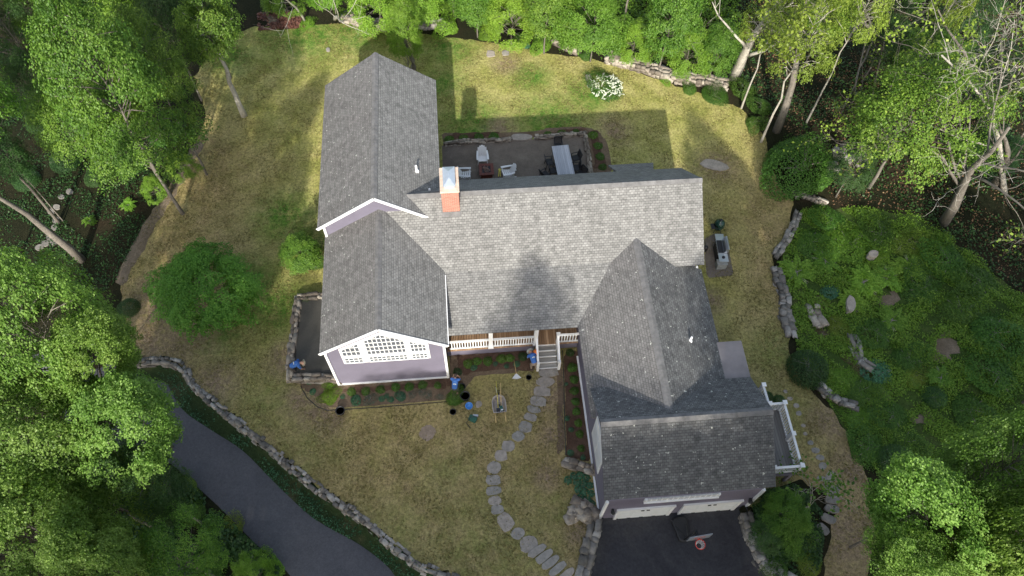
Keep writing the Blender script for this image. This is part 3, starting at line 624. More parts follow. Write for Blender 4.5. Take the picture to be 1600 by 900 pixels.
H(MB().bx(9.2, 9.36, pv - .03, pv + .13, -.05, pf + 1.05).bx(9.17, 9.39, pv - .06, pv + .16, pf + 1.053, pf + 1.1), "newel_post", M['white'])
st = MB(); ris = MB()
for k in range(4):
    z = pf - (k + 1) * pf / 5; y1 = pv - k * .29; st.bx(8.14, 9.18, y1 - .30, y1, z - .045, z); ris.bx(8.14, 9.18, y1 - .015, y1 + .006, z - .0, z + pf / 5 - .046).bx(8.12, 9.2, y1 - .335, y1 - .302, z - .05, z + .006)
H(st, "stair_treads", M['tread']); H(ris, "stair_nosing", M['white'])
for u in (8.07, 9.26):
    mb = MB().beam((u, pv, pf + .92), (u, pv - 1.2, .92), .11, .07).bx(u - .07, u + .07, pv - 1.3, pv - 1.16, -.02, 1.05).beam((u, pv, pf - .05), (u, pv - 1.2, .02), .06, .22)
    for k in range(1, 8): t = k / 8; mb.beam((u, pv - 1.2 * t, pf * (1 - t) + .1), (u, pv - 1.2 * t, pf * (1 - t) + .9), .045, .045)
    H(mb, "stair_railing", M['white'])
H(MB().bx(3.25, 3.95, 2.6, 3.1, pf + .002, pf + .42), "porch_bench", mat_plain("cedar", (.42, .22, .12), .6)) if False else None
# porch wall door and windows below the eave
H(MB().bx(8.3, 9.25, vK - .06, vK - .003, pf + .01, pf + 2.05), "front_door", M['white'])
for u in (4.0, 6.0): 
    o = H(MB().bx(u, u + 1.4, vK - .06, vK - .003, pf + .8, pf + 2.1), "window", M['white']); sub(MB().bx(u + .1, u + 1.3, vK - .066, vK - .061, pf + .9, pf + 2.0), "pane", M['glass'], o)
# side deck
dz = 1.75
H(MB().bx(18.13, 20.45, -6.62, -3.2, dz - .12, dz).bx(18.7, 19.62, -3.2, -2.2, dz - .12, dz), "deck_floor", M['deck'])
H(MB().bx(20.3, 20.45, -6.6, -6.45, -.8, dz - .122).bx(20.3, 20.45, -3.4, -3.25, -.8, dz - .122).bx(18.3, 20.44, -6.66, -6.62, dz - .35, dz - .01).bx(20.45, 20.49, -6.62, -3.2, dz - .35, dz - .01), "deck_frame", M['siding'])
railing(H, (20.4, -6.55, dz), (20.4, -4.95, dz), nm="deck_railing"); railing(H, (20.4, -4.9, dz), (20.4, -3.28, dz), nm="deck_railing")
railing(H, (19.0, -6.57, dz), (20.38, -6.57, dz), nm="deck_railing"); railing(H, (19.66, -3.25, dz), (20.38, -3.25, dz), nm="deck_railing"); railing(H, (19.58, -3.25, dz), (19.55, -2.2, dz), nm="deck_railing")
for (a, b) in ((20.4, -6.57), (20.4, -4.92), (20.4, -3.25), (19.62, -3.25), (19.55, -2.2), (19.0, -6.57)):
    H(MB().bx(a - .075, a + .075, b - .075, b + .075, dz + .002, dz + 1.03).bx(a - .11, a + .11, b - .11, b + .11, dz + 1.033, dz + 1.08), "deck_post", M['white'])

# ------------------------------------------------------------------ stones
_ic = bmesh.new(); bmesh.ops.create_cube(_ic, size=2); bmesh.ops.subdivide_edges(_ic, edges=_ic.edges, cuts=1, use_grid_fill=True)
SV = np.array([v.co[:] for v in _ic.verts]); SF = np.array([[v.index for v in f.verts] for f in _ic.faces]); _ic.free()
SV = SV * .8 + SV / np.linalg.norm(SV, axis=1)[:, None] * .25
def stones(name, items, mat, seed=0, parent=None):
    """items: (x,y,z,sx,sy,sz,rz)"""
    rg = np.random.RandomState(seed); Vs, Fs, A_ = [], [], []
    for i, (x, y, z, sx, sy, sz, rz) in enumerate(items):
        v = (SV + rg.normal(0, .15, SV.shape)) * [sx / 2, sy / 2, sz / 2]; tl_ = rg.uniform(-.08, .08); c, s = math.cos(rz), math.sin(rz)
        v = np.stack([v[:, 0] * c - v[:, 1] * s, v[:, 0] * s + v[:, 1] * c, v[:, 2] + v[:, 0] * tl_], 1) + [x, y, z]
        Fs.append(SF + len(SV) * i); Vs.append(v); A_.append(np.full(len(SV), rg.rand()))
    me = npmesh(name, np.concatenate(Vs), np.concatenate(Fs), mat, False, {"rnd": np.concatenate(A_)})
    return link(name, me, parent)
def wall_items(path, width, ztop, zbot=None, seed=0, size=.42, course=.22, jit=.05):
    rg = random.Random(seed); it = []
    path = [Vector(p) for p in path]; L = [0]
    for a, b in zip(path, path[1:]): L.append(L[-1] + (b - a).length)
    def P(s):
        for i in range(len(path) - 1):
            if s <= L[i + 1] or i == len(path) - 2:
                t = (s - L[i]) / max(1e-6, L[i + 1] - L[i]); return path[i].lerp(path[i + 1], t), (path[i + 1] - path[i]).normalized()
    rows = max(2, round(width / size + .4)); 
    for c in range(max(1, int((ztop - zbot) / course + .5))):
        for r in range(rows):
            s = rg.uniform(0, .2)
            while s < L[-1]:
                l = size * rg.choice([.5, .7, .9, 1.2, 1.7]) * rg.uniform(.85, 1.15); p, d = P(min(s + l / 2, L[-1])); n = Vector((-d.y, d.x)); off = (r + .5 - rows / 2) * width / rows + rg.uniform(-jit, jit)
                q = p + n * off; it.append((q.x, q.y, ztop - course * (c + .5) + rg.uniform(-.06, .06), l * 1.02, width / rows * rg.uniform(.75, 1.25), course * rg.uniform(1.0, 1.4), math.atan2(d.y, d.x) + rg.uniform(-.15, .15))); s += l
    return it
def stone_wall(label, path, width, ztop, zbot, seed, size=.42, mat='stone', course=.22, **k):
    return tag(stones("stone_wall", wall_items(path, width, ztop, zbot, seed, size, course, **k), M[mat], seed), label, "stone wall")
stone_wall("long curved fieldstone retaining wall between the lawn and the driveway", [(x, y) for x, y in drive_wall], .40, .06, LOWZ - .1, 1, .26, jit=.10)
stone_wall("dry stone wall ending at the garage corner, left of the dark apron", px([(905, 910), (915, 880), (922, 850), (930, 822)]), .7, .2, LOWZ - .1, 2, .42)
stone_wall("mossy stone wall curving along the right edge of the garage apron", [(x, y) for x, y in apron_right] + px([(1235, 905)]), .6, .1, LOWZ - .1, 3, .3)
stone_wall("sunlit loose stone wall behind the lawn, at its upper edge left of the tree", px([(535, 28), (560, 36), (590, 42), (625, 46)]), .8, .45, -.1, 4, .4, 'stonewarm')
stone_wall("short grey stone wall behind the small lawn tree", px([(640, 40), (665, 42), (690, 42)]), .7, .5, -.1, 5, .4)
stone_wall("stone wall emerging below the bright shrubs at the middle of the upper lawn", px([(862, 64), (880, 72), (900, 82)]), .7, .45, -.1, 6, .4, 'stonewarm')
stone_wall("long pale stone wall slanting behind the white flowering shrub", px([(945, 92), (975, 100), (1010, 110), (1050, 124), (1100, 130), (1132, 138)]), .9, .5, -.1, 7, .42, 'stonewarm')
stone_wall("narrow stone border along the upper left side of the shrub garden", px([(1246, 332), (1240, 355), (1228, 378), (1212, 398)]), .5, .3, -.1, 8, .38)
stone_wall("rubble stone border along the middle left side of the shrub garden", px([(1212, 418), (1216, 440), (1226, 465), (1226, 495), (1234, 520)]), .65, .3, -.1, 9, .4)
stone_wall("curved grey stone border below the dark evergreen shrub", px([(1276, 602), (1292, 616), (1310, 628), (1334, 636)]), .5, .3, -.1, 10, .4)
stone_wall("broken line of rocks in the middle of the shrub garden", px([(1328, 524), (1336, 545), (1342, 565), (1352, 572)]), .5, .3, -.1, 11, .5)
stone_wall("scattered pale rocks between the shrubs beside the garden border", px([(1268, 476), (1272, 495), (1282, 510)]), .7, .3, 0, 12, .4, 'stonewarm')
stone_wall("pale stone edging under the large round bush at the lawn edge", px([(1235, 304), (1255, 308), (1285, 318)]), .4, .25, 0, 13, .3, 'stonewarm')
stone_wall("stone ledge above the hosta bed beside the garage wall", px([(878, 722), (900, 728), (925, 736)]), .55, .3, -.1, 14, .4, 'stonewarm')
stone_wall("curved stone ledge at the right of the lower grass path, half in shade", px([(1183, 858), (1205, 880), (1218, 896)]), .5, .2, -.4, 15, .4) if False else None
def pile(label, spots, mat, seed, nm="rock_pile", cat="rock pile"):
    rg = random.Random(seed); it = []
    for a, b, n, rr in spots:
        for _ in range(n):
            p = at(a + rg.gauss(0, rr), b + rg.gauss(0, rr), 0); s = rg.uniform(.22, .55); it.append((p.x, p.y, .02 + rg.uniform(0, .18), s, s * rg.uniform(.6, 1), s * .55, rg.uniform(0, 3)))
    return tag(stones(nm, it, M[mat], seed), label, cat)
pile("heap of broken tan stones below the hosta plants by the garage corner", [(908, 796, 30, 7), (920, 806, 20, 6), (897, 806, 14, 5)], 'stonewarm', 31)
pile("loose rocks scattered under the trees above the round bush", [(1320, 245, 14, 10), (1345, 250, 8, 8), (1300, 262, 6, 7)], 'stone', 35)
# terrace left of the front gable
tz = .38
sheet_poly = [(-5.5, 1.3), (-2.9, 1.1), (-2.9, 6.1), (-5.3, 6.1)]
tag(MB().prism(sheet_poly, -.1, tz).build("terrace_floor", M['terrace']), kind='structure')
stone_wall("low stone wall wrapping the raised gravel terrace left of the front gable", [(-3.1, 6.15), (-5.55, 6.2), (-5.75, 1.15), (-3.2, .92)], .42, tz + .14, -.15, 40, .36, 'stonewarm')
# patio wall
stone_wall("low stone wall along the back of the patio, left of its steps", px([(692, 224), (740, 220), (796, 217)], .2), .28, .26, 0, 41, .34, 'stonewarm', .16)
stone_wall("low stone wall round the back right corner of the patio", px([(834, 214), (880, 210), (914, 208), (918, 235), (922, 262), (926, 280)], .2), .30, .26, 0, 42, .34, 'stonewarm', .16)
def flag(px_, py_, rx, ry, rot=0, z=None, th=.08, seed=0, mat='flag', label="", group=None, nm="stepping_stone", square=False, cat="stepping stone"):
    g = atg(px_, py_); rg = random.Random(seed * 7 + int(px_ * 3 + py_)); e = at(px_ + rx, py_, g.z) - g; f = at(px_, py_ + ry, g.z) - g; n = 11; pts = []
    for k in range(n):
        t = 2 * math.pi * k / n; c_, s_ = math.cos(t), math.sin(t)
        if square: q = (abs(c_) ** 4 + abs(s_) ** 4) ** -.25; c_, s_ = c_ * q, s_ * q
        c2, s2 = c_ * math.cos(rot) - s_ * math.sin(rot) * ry / rx, 0
        c2 = (c_ * rx * math.cos(rot) - s_ * ry * math.sin(rot)) / rx; s2 = (c_ * rx * math.sin(rot) + s_ * ry * math.cos(rot)) / ry
        r = rg.uniform(.88, 1.06); p = e * c2 * r + f * s2 * r; pts.append((p.x, p.y))
    if sum(pts[i][0] * pts[(i + 1) % n][1] - pts[(i + 1) % n][0] * pts[i][1] for i in range(n)) < 0: pts = pts[::-1]
    mb = MB().prism(pts, -.15, th); o = mb.build(nm, M[mat], None, False, .02); o.location = (g.x, g.y, g.z + (z or 0)); return tag(o, label, cat, group)
ORD = ["first", "second", "third", "fourth", "fifth", "sixth", "seventh", "eighth", "ninth", "tenth", "eleventh", "twelfth", "thirteenth", "fourteenth", "fifteenth", "sixteenth", "seventeenth", "eighteenth", "nineteenth", "twentieth", "twenty-first", "twenty-second", "twenty-third", "twenty-fourth", "twenty-fifth", "twenty-sixth", "twenty-seventh", "twenty-eighth"]
path1 = [(857, 580, 16, 9, 0), (852, 597, 15, 9, 0), (847, 612, 14, 8, .1), (841, 627, 13, 8, .2), (834, 640, 12, 6, .3), (829, 652, 11, 6, .3), (821, 667, 10, 9, .2), (810, 682, 10.5, 9, 0), (794, 697, 10, 9, 0), (783, 712, 10, 9.5, 0), (772, 731, 12, 10.5, 0), (771, 750, 12, 8, 0), (771, 767, 12.5, 7, -.1), (773, 782, 11.5, 8, -.1),
         (777, 796, 10, 7.5, -.2), (790, 815, 12, 15, -.5), (809, 834, 12, 10, -.3), (826, 850, 15, 13, -.5)]
for i, a in enumerate(path1): flag(a[0], a[1], a[2] * 1.0, a[3] * 1.0, a[4], None, .05, i, 'flag', ORD[i] + " flat flagstone of the lawn path counted down from the porch steps", "flagstones of the curved lawn path", square=i % 3 != 1)
for i, (a, b) in enumerate([(839, 861), (850, 870), (860, 879), (871, 889), (884, 899)]): flag(a, b, 16, 6.5, -.65, .02, .09, i, 'flag', ORD[i] + " long slab step at the lower end of the lawn path, counted downhill", "slab steps at the lower end of the lawn path", "stone_step", True, "step")
for i, (a, b, c, d, e) in enumerate([(1297, 767, 13, 7.5, .05), (1299, 782, 12, 7, .15), (1299, 796, 12, 7, .25), (1294, 811, 12, 7, .4), (1286, 827, 12, 7, .8), (1275, 839, 12, 7, 1.0)]): flag(a, b, c, d * .95, e, .15 - i * .04, .08, i, 'flagdark', ORD[i] + " dark slab step right of the garage, counted down from the top", "dark slab steps right of the garage", "stone_step", True, "step")
for i, (a, b, c, d) in enumerate([(1227, 612, 4, 3), (1234, 623, 5, 3), (1244, 634, 5, 4), (1248, 646, 5, 4), (1255, 665, 4, 3), (1258, 678, 4, 3), (1266, 692, 5, 4), (1274, 704, 7, 5), (1281, 715, 7, 4.5), (1285, 728, 7, 6), (1298, 744, 8, 9), (1284, 748, 9, 4)]): flag(a, b, c, d, .2, None, .04, i, 'flag', ORD[i] + " small stepping stone beside the white railed deck, counted from the house side", "stepping stones beside the deck")
for i, (a, b, c, d, e) in enumerate([(109, 300, 5, 4, 0), (96, 308, 5, 3, 0), (89, 324, 5, 4, 0), (80, 331, 5, 4, 0), (88, 345, 5, 5, .4), (85, 356, 4, 4, 0), (78, 371, 5, 5, 0), (84, 379, 5, 4, 0), (71, 381, 6, 4, -.3), (62, 387, 6, 4, -.3)]): flag(a, b, c * 1.2, d * 1.2, e, .0, .07, i, 'flagdark', ORD[i] + " stepping stone crossing the woods on the left, counted from the top", "stepping stones in the left woods")
flag(767, 85, 7, 5, 0, .02, .08, 1, 'flag', "pale flat stone lying in the upper lawn, left one of two", square=True, cat="stone", nm="flat_stone"); flag(790, 84, 6, 4, 0, .02, .08, 2, 'flag', "pale flat stone lying in the upper lawn, right one of two", square=True, cat="stone", nm="flat_stone")
flag(513, 79, 3.5, 3, 0, .02, .12, 3, 'flag', "small dark drain stone alone in the upper left lawn", cat="stone", nm="flat_stone")
flag(1117, 259, 24, 8, .2, .0, .10, 9, 'flag', "low flat grey rock outcrop in the lawn right of the main roof", cat="rock", nm="rock_outcrop")
flag(919, 124, 5, 4, .2, .0, .3, 10, 'flag', "pale stone touching the white flowering shrub, upper one", cat="stone", nm="boulder"); flag(921, 134, 4, 4, .2, .0, .25, 12, 'flag', "pale stone touching the white flowering shrub, lower one", cat="stone", nm="boulder")
flag(886, 724, 9, 8, 0, .05, .2, 4, 'flag', "big rounded flat slab beside the hosta plants", cat="stone", nm="flat_stone")
flag(748, 632, 5, 6, .5, .02, .03, 5, 'flag', "small grey triangular slab on the lawn left of the wheelbarrow", cat="stone", nm="flat_stone")
flag(1359, 404, 8, 6, 0, .3, .3, 6, 'flag', "bluish pale boulder among the yellow green garden shrubs", cat="boulder", nm="boulder"); flag(1325, 480, 7, 13, -.1, .2, .3, 7, 'flag', "tall narrow grey boulder standing in the fern garden", cat="boulder", nm="boulder")
for i, (a, b) in enumerate([(808, 215), (822, 214)]): pass
flag(815, 216, 17, 5, 0, .06, .10, 8, 'flag', "broad stone step in the gap of the patio wall", cat="step", nm="stone_step", square=True)

# ------------------------------------------------------------------ foliage
def rot_quads(cen, nrm, spin, L, W, fold=0):
    """leaf quads: centre, normal, spin angle, length, width -> V,F (diamond shaped)"""
    n = len(cen); nrm = nrm / (np.linalg.norm(nrm, axis=1)[:, None] + 1e-9); ref = np.where(np.abs(nrm[:, 2:3]) < .9, np.array([[0, 0, 1.]]), np.array([[1., 0, 0]]))
    a = np.cross(nrm, ref); a /= np.linalg.norm(a, axis=1)[:, None] + 1e-9; b = np.cross(nrm, a); c, s = np.cos(spin)[:, None], np.sin(spin)[:, None]
    u = a * c + b * s; v = -a * s + b * c; L = L[:, None] / 2; W = W[:, None] / 2
    V = np.stack([cen - u * L, cen - u * L * .1 + v * W + nrm * W * .25, cen + u * L - nrm * L * .3, cen - u * L * .1 - v * W + nrm * W * .25], 1).reshape(-1, 3)
    return V, np.arange(4 * n).reshape(n, 4)
def leaf_mesh(name, cen, nrm, L, W, mat, rg, rnd=None):
    V, F = rot_quads(cen, nrm, rg.uniform(0, 6.28, len(cen)), L, W); rnd = rg.rand(len(cen)) if rnd is None else rnd
    return npmesh(name, V, F, mat, False, {"rnd": np.repeat(rnd, 4)})
def branch_tubes(segs, name, mat, n=6):
    mb = MB()
    for pts, rad in segs: mb.tube(pts, rad, n if rad[0] > .06 else 4, True)
    me = bpy.data.meshes.new(name); me.from_pydata(mb.v, [], mb.f); me.materials.append(mat); me.shade_smooth()
    a = me.attributes.new("rnd", 'FLOAT', 'POINT'); a.data.foreach_set("value", np.random.RandomState(len(mb.v)).rand(len(mb.v)).astype(np.float32) * .6 + .2); return me
def make_tree(seed, Rr, Ht, base, mat, bark='bark', nclump=75, per=170, leaf=.21, flat=.42, lean=(0, 0), tr=.16, clump=1.15, droop=.25):
    """returns (trunk mesh, crown mesh): limbs end in layered leaf sprays"""
    per = int(per * 1.9); leaf *= .70; rg = np.random.RandomState(seed); zc = (Ht + base) / 2; hz = (Ht - base) / 2; cl = []
    lob = rg.normal(0, 1, (9, 3)); lob /= np.linalg.norm(lob, axis=1)[:, None]; la = rg.uniform(-.34, .40, 9)
    k = 0
    while len(cl) < nclump and k < 4000:
        k += 1; d = rg.normal(0, 1, 3); d /= np.linalg.norm(d)
        if d[2] < -.45: continue
        f = 1 + sum(a * max(0, d @ l) ** 3 for a, l in zip(la, lob)); r = rg.uniform(.5, 1.0) ** .55 * f
        p = np.array([d[0] * Rr * r, d[1] * Rr * r, zc + d[2] * hz * r])
        if all(np.linalg.norm((p - q) * [1, 1, 1.8]) > clump * .62 for q in cl): cl.append(p)
    for _ in range(5): cl.append(np.array([rg.normal(0, Rr * .16), rg.normal(0, Rr * .16), Ht * rg.uniform(.86, 1.0)]))
    cl = np.array(cl); lx = np.array([lean[0], lean[1], 0.])
    segs = []; top = np.array([0, 0, Ht * .86]); T = [np.array([0, 0, -.3]) + lx * 0]
    for i in range(1, 9):
        z = Ht * .86 * i / 8; T.append(np.array([rg.normal(0, .07 * i ** .5), rg.normal(0, .07 * i ** .5), z]) + lx * z)
    cl = cl + lx * cl[:, 2:3]; rad = [tr * (1.25 if i == 0 else 1 - .85 * i / 8) for i in range(9)]; segs.append((T, rad))
    for p in cl[::2]:
        zi = np.clip((p[2] - rg.uniform(.15, .4) * np.hypot(p[0] - lx[0] * p[2], p[1] - lx[1] * p[2]) - .3), base * .7, Ht * .8); i = zi / (Ht * .86) * 8; a = T[int(i)] + (T[min(8, int(i) + 1)] - T[int(i)]) * (i - int(i))
        m = (a + p) / 2 + rg.normal(0, .2, 3) + [0, 0, .25]; segs.append(([a, m, p], [max(.02, tr * .38 * (1 - zi / Ht)), .03, .012]))
    cs, ns, rn = [], [], []
    for p in cl:
        out = p - np.array([lx[0] * p[2], lx[1] * p[2], zc]); out /= np.linalg.norm(out) + 1e-9; s = clump * rg.uniform(.7, 1.25); n = int(per * s * s / clump ** 2)
        q = rg.normal(0, 1, (n, 3)); q /= np.linalg.norm(q, axis=1)[:, None]; q *= rg.uniform(.35, 1, (n, 1)) ** .5
        # ragged star outline to each spray
        an = np.arctan2(q[:, 1], q[:, 0]); st = 1 + .32 * np.sin(an * rg.randint(3, 7) + rg.uniform(0, 6)); q[:, :2] *= st[:, None]
        q[:, 2] *= flat; q[:, 2] -= droop * (q[:, 0] ** 2 + q[:, 1] ** 2) * .6; c_ = p + q * s + out * .1; cs.append(c_)
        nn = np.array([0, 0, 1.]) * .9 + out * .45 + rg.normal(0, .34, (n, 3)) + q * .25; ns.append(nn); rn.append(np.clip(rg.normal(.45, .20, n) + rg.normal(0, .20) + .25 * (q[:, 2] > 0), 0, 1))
    c_, n_, r_ = np.concatenate(cs), np.concatenate(ns), np.concatenate(rn); m = len(c_); L = rg.uniform(.75, 1.3, m) * leaf
    return branch_tubes(segs, "trunk", M[bark]), leaf_mesh("crown", c_, n_, L, L * .72, M[mat], rg, r_)
def make_bush(seed, mat, n=1500, leaf=.12, flat=.75, lump=.2, up=.5, asp=.6):
    """unit-radius bush standing on z=0"""
    if n > 500: n = int(n * 1.6); leaf *= .75
    rg = np.random.RandomState(seed); d = rg.normal(0, 1, (n, 3)); d[:, 2] = np.abs(d[:, 2]) * 1.0 - .15; d /= np.linalg.norm(d, axis=1)[:, None]
    lb = rg.normal(0, 1, (14, 3)); lb /= np.linalg.norm(lb, axis=1)[:, None]; f = 1 + lump * np.sum([np.maximum(0, d @ l) ** 10 * rg.uniform(-.8, 1.5) for l in lb], 0)
    r = rg.uniform(.3, 1, n) ** .35 * f; c_ = d * r[:, None]; c_[:, 2] = np.abs(c_[:, 2]) * flat + .05; nn = d + np.array([0, 0, up]) + rg.normal(0, .45, (n, 3)); L = rg.uniform(.7, 1.3, n) * leaf
    return leaf_mesh("foliage", c_, nn, L, L * asp, M[mat], rg, np.clip(rg.normal(.45, .25, n), 0, 1))
def make_fern(seed, mat, fronds=26, per=26):
    rg = np.random.RandomState(seed); cs, ns, Ls = [], [], []
    for i in range(fronds):
        a = rg.uniform(0, 6.28); l = rg.uniform(.7, 1.1); h = rg.uniform(.35, .8); t = np.linspace(.1, 1, per); x = t * l; z = h * np.sin(t * 2.4) * .9 + .05
        for s in (-1, 1):
            w_ = (1 - t) * .16 + .03; cs.append(np.stack([x * math.cos(a) - s * w_ * math.sin(a), x * math.sin(a) + s * w_ * math.cos(a), z], 1)); ns.append(np.array([0, 0, 1.]) + rg.normal(0, .3, (per, 3))); Ls.append(w_ * 2 + .04)
    c_, n_, L = np.concatenate(cs), np.concatenate(ns), np.concatenate(Ls); return leaf_mesh("foliage", c_, n_, L, L * .5, M[mat], rg)
def stems(seed, n=9, h=.6, mat='twig'):
    rg = np.random.RandomState(seed); return branch_tubes([([np.array([0, 0, -.05]), np.array([rg.normal(0, .15), rg.normal(0, .15), h * .5]), np.array([rg.normal(0, .4), rg.normal(0, .4), h])], [.03, .022, .008]) for _ in range(n)], "stem", M[mat])
TREES = {
 'birch': make_tree(11, 3.2, 10, 5.0, 'maple', 'palebark', nclump=55, tr=.42, leaf=.22, clump=1.0),
 'maple1': make_tree(1, 4.6, 13, 4.0, 'maple', nclump=85, tr=.2), 'maple2': make_tree(2, 5.2, 15, 5, 'maple', nclump=100, tr=.22),
 'maple3': make_tree(3, 4.0, 11, 2.5, 'maple', nclump=75, tr=.17), 'lime1': make_tree(4, 4.2, 12, 3.5, 'lime', nclump=80, tr=.17),
 'lime2': make_tree(5, 3.4, 9, .3, 'lime', nclump=100, leaf=.2, clump=.95, tr=.13), 'shrubby': make_tree(15, 3.6, 9, .3, 'maple', nclump=110, leaf=.2, clump=.95, tr=.13), 'dense': make_tree(6, 3.6, 8, .8, 'mid', nclump=64, per=330, leaf=.22, clump=1.15, tr=.10, flat=.42, droop=.45),
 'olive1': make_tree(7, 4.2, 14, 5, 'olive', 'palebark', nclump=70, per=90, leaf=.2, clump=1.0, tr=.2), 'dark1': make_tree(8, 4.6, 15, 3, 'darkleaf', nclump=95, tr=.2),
 'lacy1': make_tree(9, 5.0, 16, 6, 'fresh', nclump=105, per=230, leaf=.23, clump=1.15, tr=.2, flat=.55), 'lacy2': make_tree(10, 4.6, 15, 5, 'fresh', nclump=100, per=230, leaf=.25, clump=1.1, tr=.18, flat=.55),
}
def tree(kind, p, s, label, rz=None, group=None, cat="tree", nm="broadleaf_tree", sz=None):
    t, c = TREES[kind]; e = empty(nm, p, label, cat, group, rz if rz is not None else random.Random(label).uniform(0, 6.28)); e.scale = (s, s, sz or s)
    link("trunk", t, e); link("crown", c, e); return e
TR = {'maple1': (4.6, 13, 4.0), 'maple2': (5.2, 15, 5), 'maple3': (4.0, 11, 2.5), 'lime1': (4.2, 12, 3.5), 'lime2': (3.4, 9, .3), 'shrubby': (3.6, 9, .3), 'dense': (3.6, 8, .8), 'olive1': (4.2, 14, 5), 'dark1': (4.6, 15, 3), 'lacy1': (5.0, 16, 6), 'lacy2': (4.6, 15, 5), 'birch': (3.2, 10, 5.0)}
def tree_px(kind, cpx, cpy, rpx, zc, label, sh=1.0, foot=None, **k):
    """crown centre (zc metres up) and crown radius as seen in the photo; sh scales crown height"""
    q = at(cpx, cpy, zc); r = (at(cpx + rpx, cpy, zc) - q).length; z = gz1(q.x, q.y); R0, H0, B0 = TR[kind]
    e = tree(kind, (q.x, q.y, z), r / (R0 * 1.12), label, sz=(zc - z) / ((H0 + B0) / 2 + .3) * sh, **k)
    if foot:   # the trunk starts at this ground point and leans towards the crown
        f = atg(*foot); d = Vector((q.x, q.y, zc)) - f; L = d.length; e.location = f; e.scale.z = L / ((H0 + B0) / 2 + .3) * sh
        e.rotation_mode = 'QUATERNION'; e.rotation_quaternion = Vector((0, 0, 1)).rotation_difference(d)
    return e
# --- left woods, far to near
MT = dict(nm="maple_tree")
tree_px('maple1', 150, 112, 92, 12, "large sunlit maple with layered bright sprays, upper left corner of the woods", **MT)
tree_px('maple2', 238, 112, 62, 9, "sunlit maple whose boughs reach toward the lawn's upper left edge", **MT)
tree_px('maple3', 205, 205, 82, 6, "mid green shaded maple at the edge of the lawn under the big sunlit one", **MT)
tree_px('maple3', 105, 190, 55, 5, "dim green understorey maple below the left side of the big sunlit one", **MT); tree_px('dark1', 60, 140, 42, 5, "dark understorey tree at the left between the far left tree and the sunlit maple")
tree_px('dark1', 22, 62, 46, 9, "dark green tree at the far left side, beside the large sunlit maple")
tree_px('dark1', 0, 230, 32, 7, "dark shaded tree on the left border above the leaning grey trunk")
tree_px('maple1', 55, 5, 50, 9, "tree cut by the upper border, left of the sunlit maple", **MT)
tree_px('lime1', 165, 8, 60, 8, "pale green tree cut by the upper border between maple and birch")
tree_px('birch', 325, 44, 50, 7.5, "tree with a white bare lower trunk standing on the upper left lawn edge", nm="birch_tree")
tree_px('dark1', 255, 30, 48, 7, "dark tree behind the white trunked tree at the upper left")
tree_px('maple2', 130, -60, 70, 10, "maple beyond the upper border over the left woods", **MT)
tree_px('dark1', 290, -50, 60, 9, "dark tree beyond the upper border above the white trunk")
tree_px('maple1', -80, 150, 80, 11, "maple beyond the left border at mid height", **MT)
tree_px('maple2', -230, 330, 85, 11, "maple beyond the left border above the yellow lit crowns", **MT)
tree_px('dense', 312, 442, 70, 2.7, "dense round dark green tree standing alone on the left lawn", nm="round_tree")
tree_px('shrubby', 472, 397, 34, 1.8, "small leafy bush tree pressed against the left house wall", nm="small_tree")
tree_px('lime2', 243, 292, 17, 1.2, "light green sapling at the dirt track in the left woods", nm="sapling"); tree_px('lime2', 280, 258, 20, 1.3, "yellow green sapling at the upper end of the dirt track", nm="sapling")
AT = dict(nm="ash_tree")
tree_px('lacy1', 62, 520, 102, 13, "tall yellow green tree filling the left border above the driveway", **AT)
tree_px('lacy2', 150, 548, 68, 11, "sunlit crown between the left border tree and the round lawn tree", foot=(160, 600), **AT)
tree_px('lacy2', 195, 662, 84, 9, "tall green tree overhanging the upper bend of the driveway", foot=(228, 735), **AT)
tree_px('lacy1', 50, 680, 105, 9.5, "tall sunlit tree cut by the left border, level with the driveway bend", **AT)
tree_px('lacy1', 45, 835, 100, 8.5, "yellow green crown in the lower left corner", **AT)
tree_px('maple1', 160, 780, 80, 6, "mid green crown between the lower left corner and the driveway", **MT)
tree_px('lacy2', 160, 885, 66, 7.5, "pale sunlit crown cut by the lower border, left of the driveway", **AT)
tree_px('maple3', 280, 872, 58, 4.5, "low dark green tree beside the driveway at the lower border", **MT)
tree_px('lime2', 392, 898, 26, 2, "bright low bush tree at the driveway edge, lower border", nm="small_tree")
tree_px('dark1', 235, 762, 48, 6, "dark low tree touching the left edge of the asphalt")
tree_px('lacy2', -100, 760, 90, 8, "tree beyond the left border near the lower corner", **AT)
tree_px('lacy2', 1448, 808, 84, 12, "large bright maple crown filling the lower right corner", foot=(1490, 890), **MT)
tree_px('lacy1', 1545, 745, 78, 12.5, "yellow tipped crown on the right border above the lower right maple", **AT)
tree_px('lacy2', 1590, 860, 84, 13, "crown cut by the lower right corner itself", **AT)
tree_px('lacy1', 1440, 905, 66, 12, "yellow topped crown at the lower border, left of the corner", foot=(1500, 960), **AT)
tree_px('maple1', 1520, 830, 80, 9, "green crown under the yellow tipped one near the lower right corner", foot=(1560, 900), **MT)
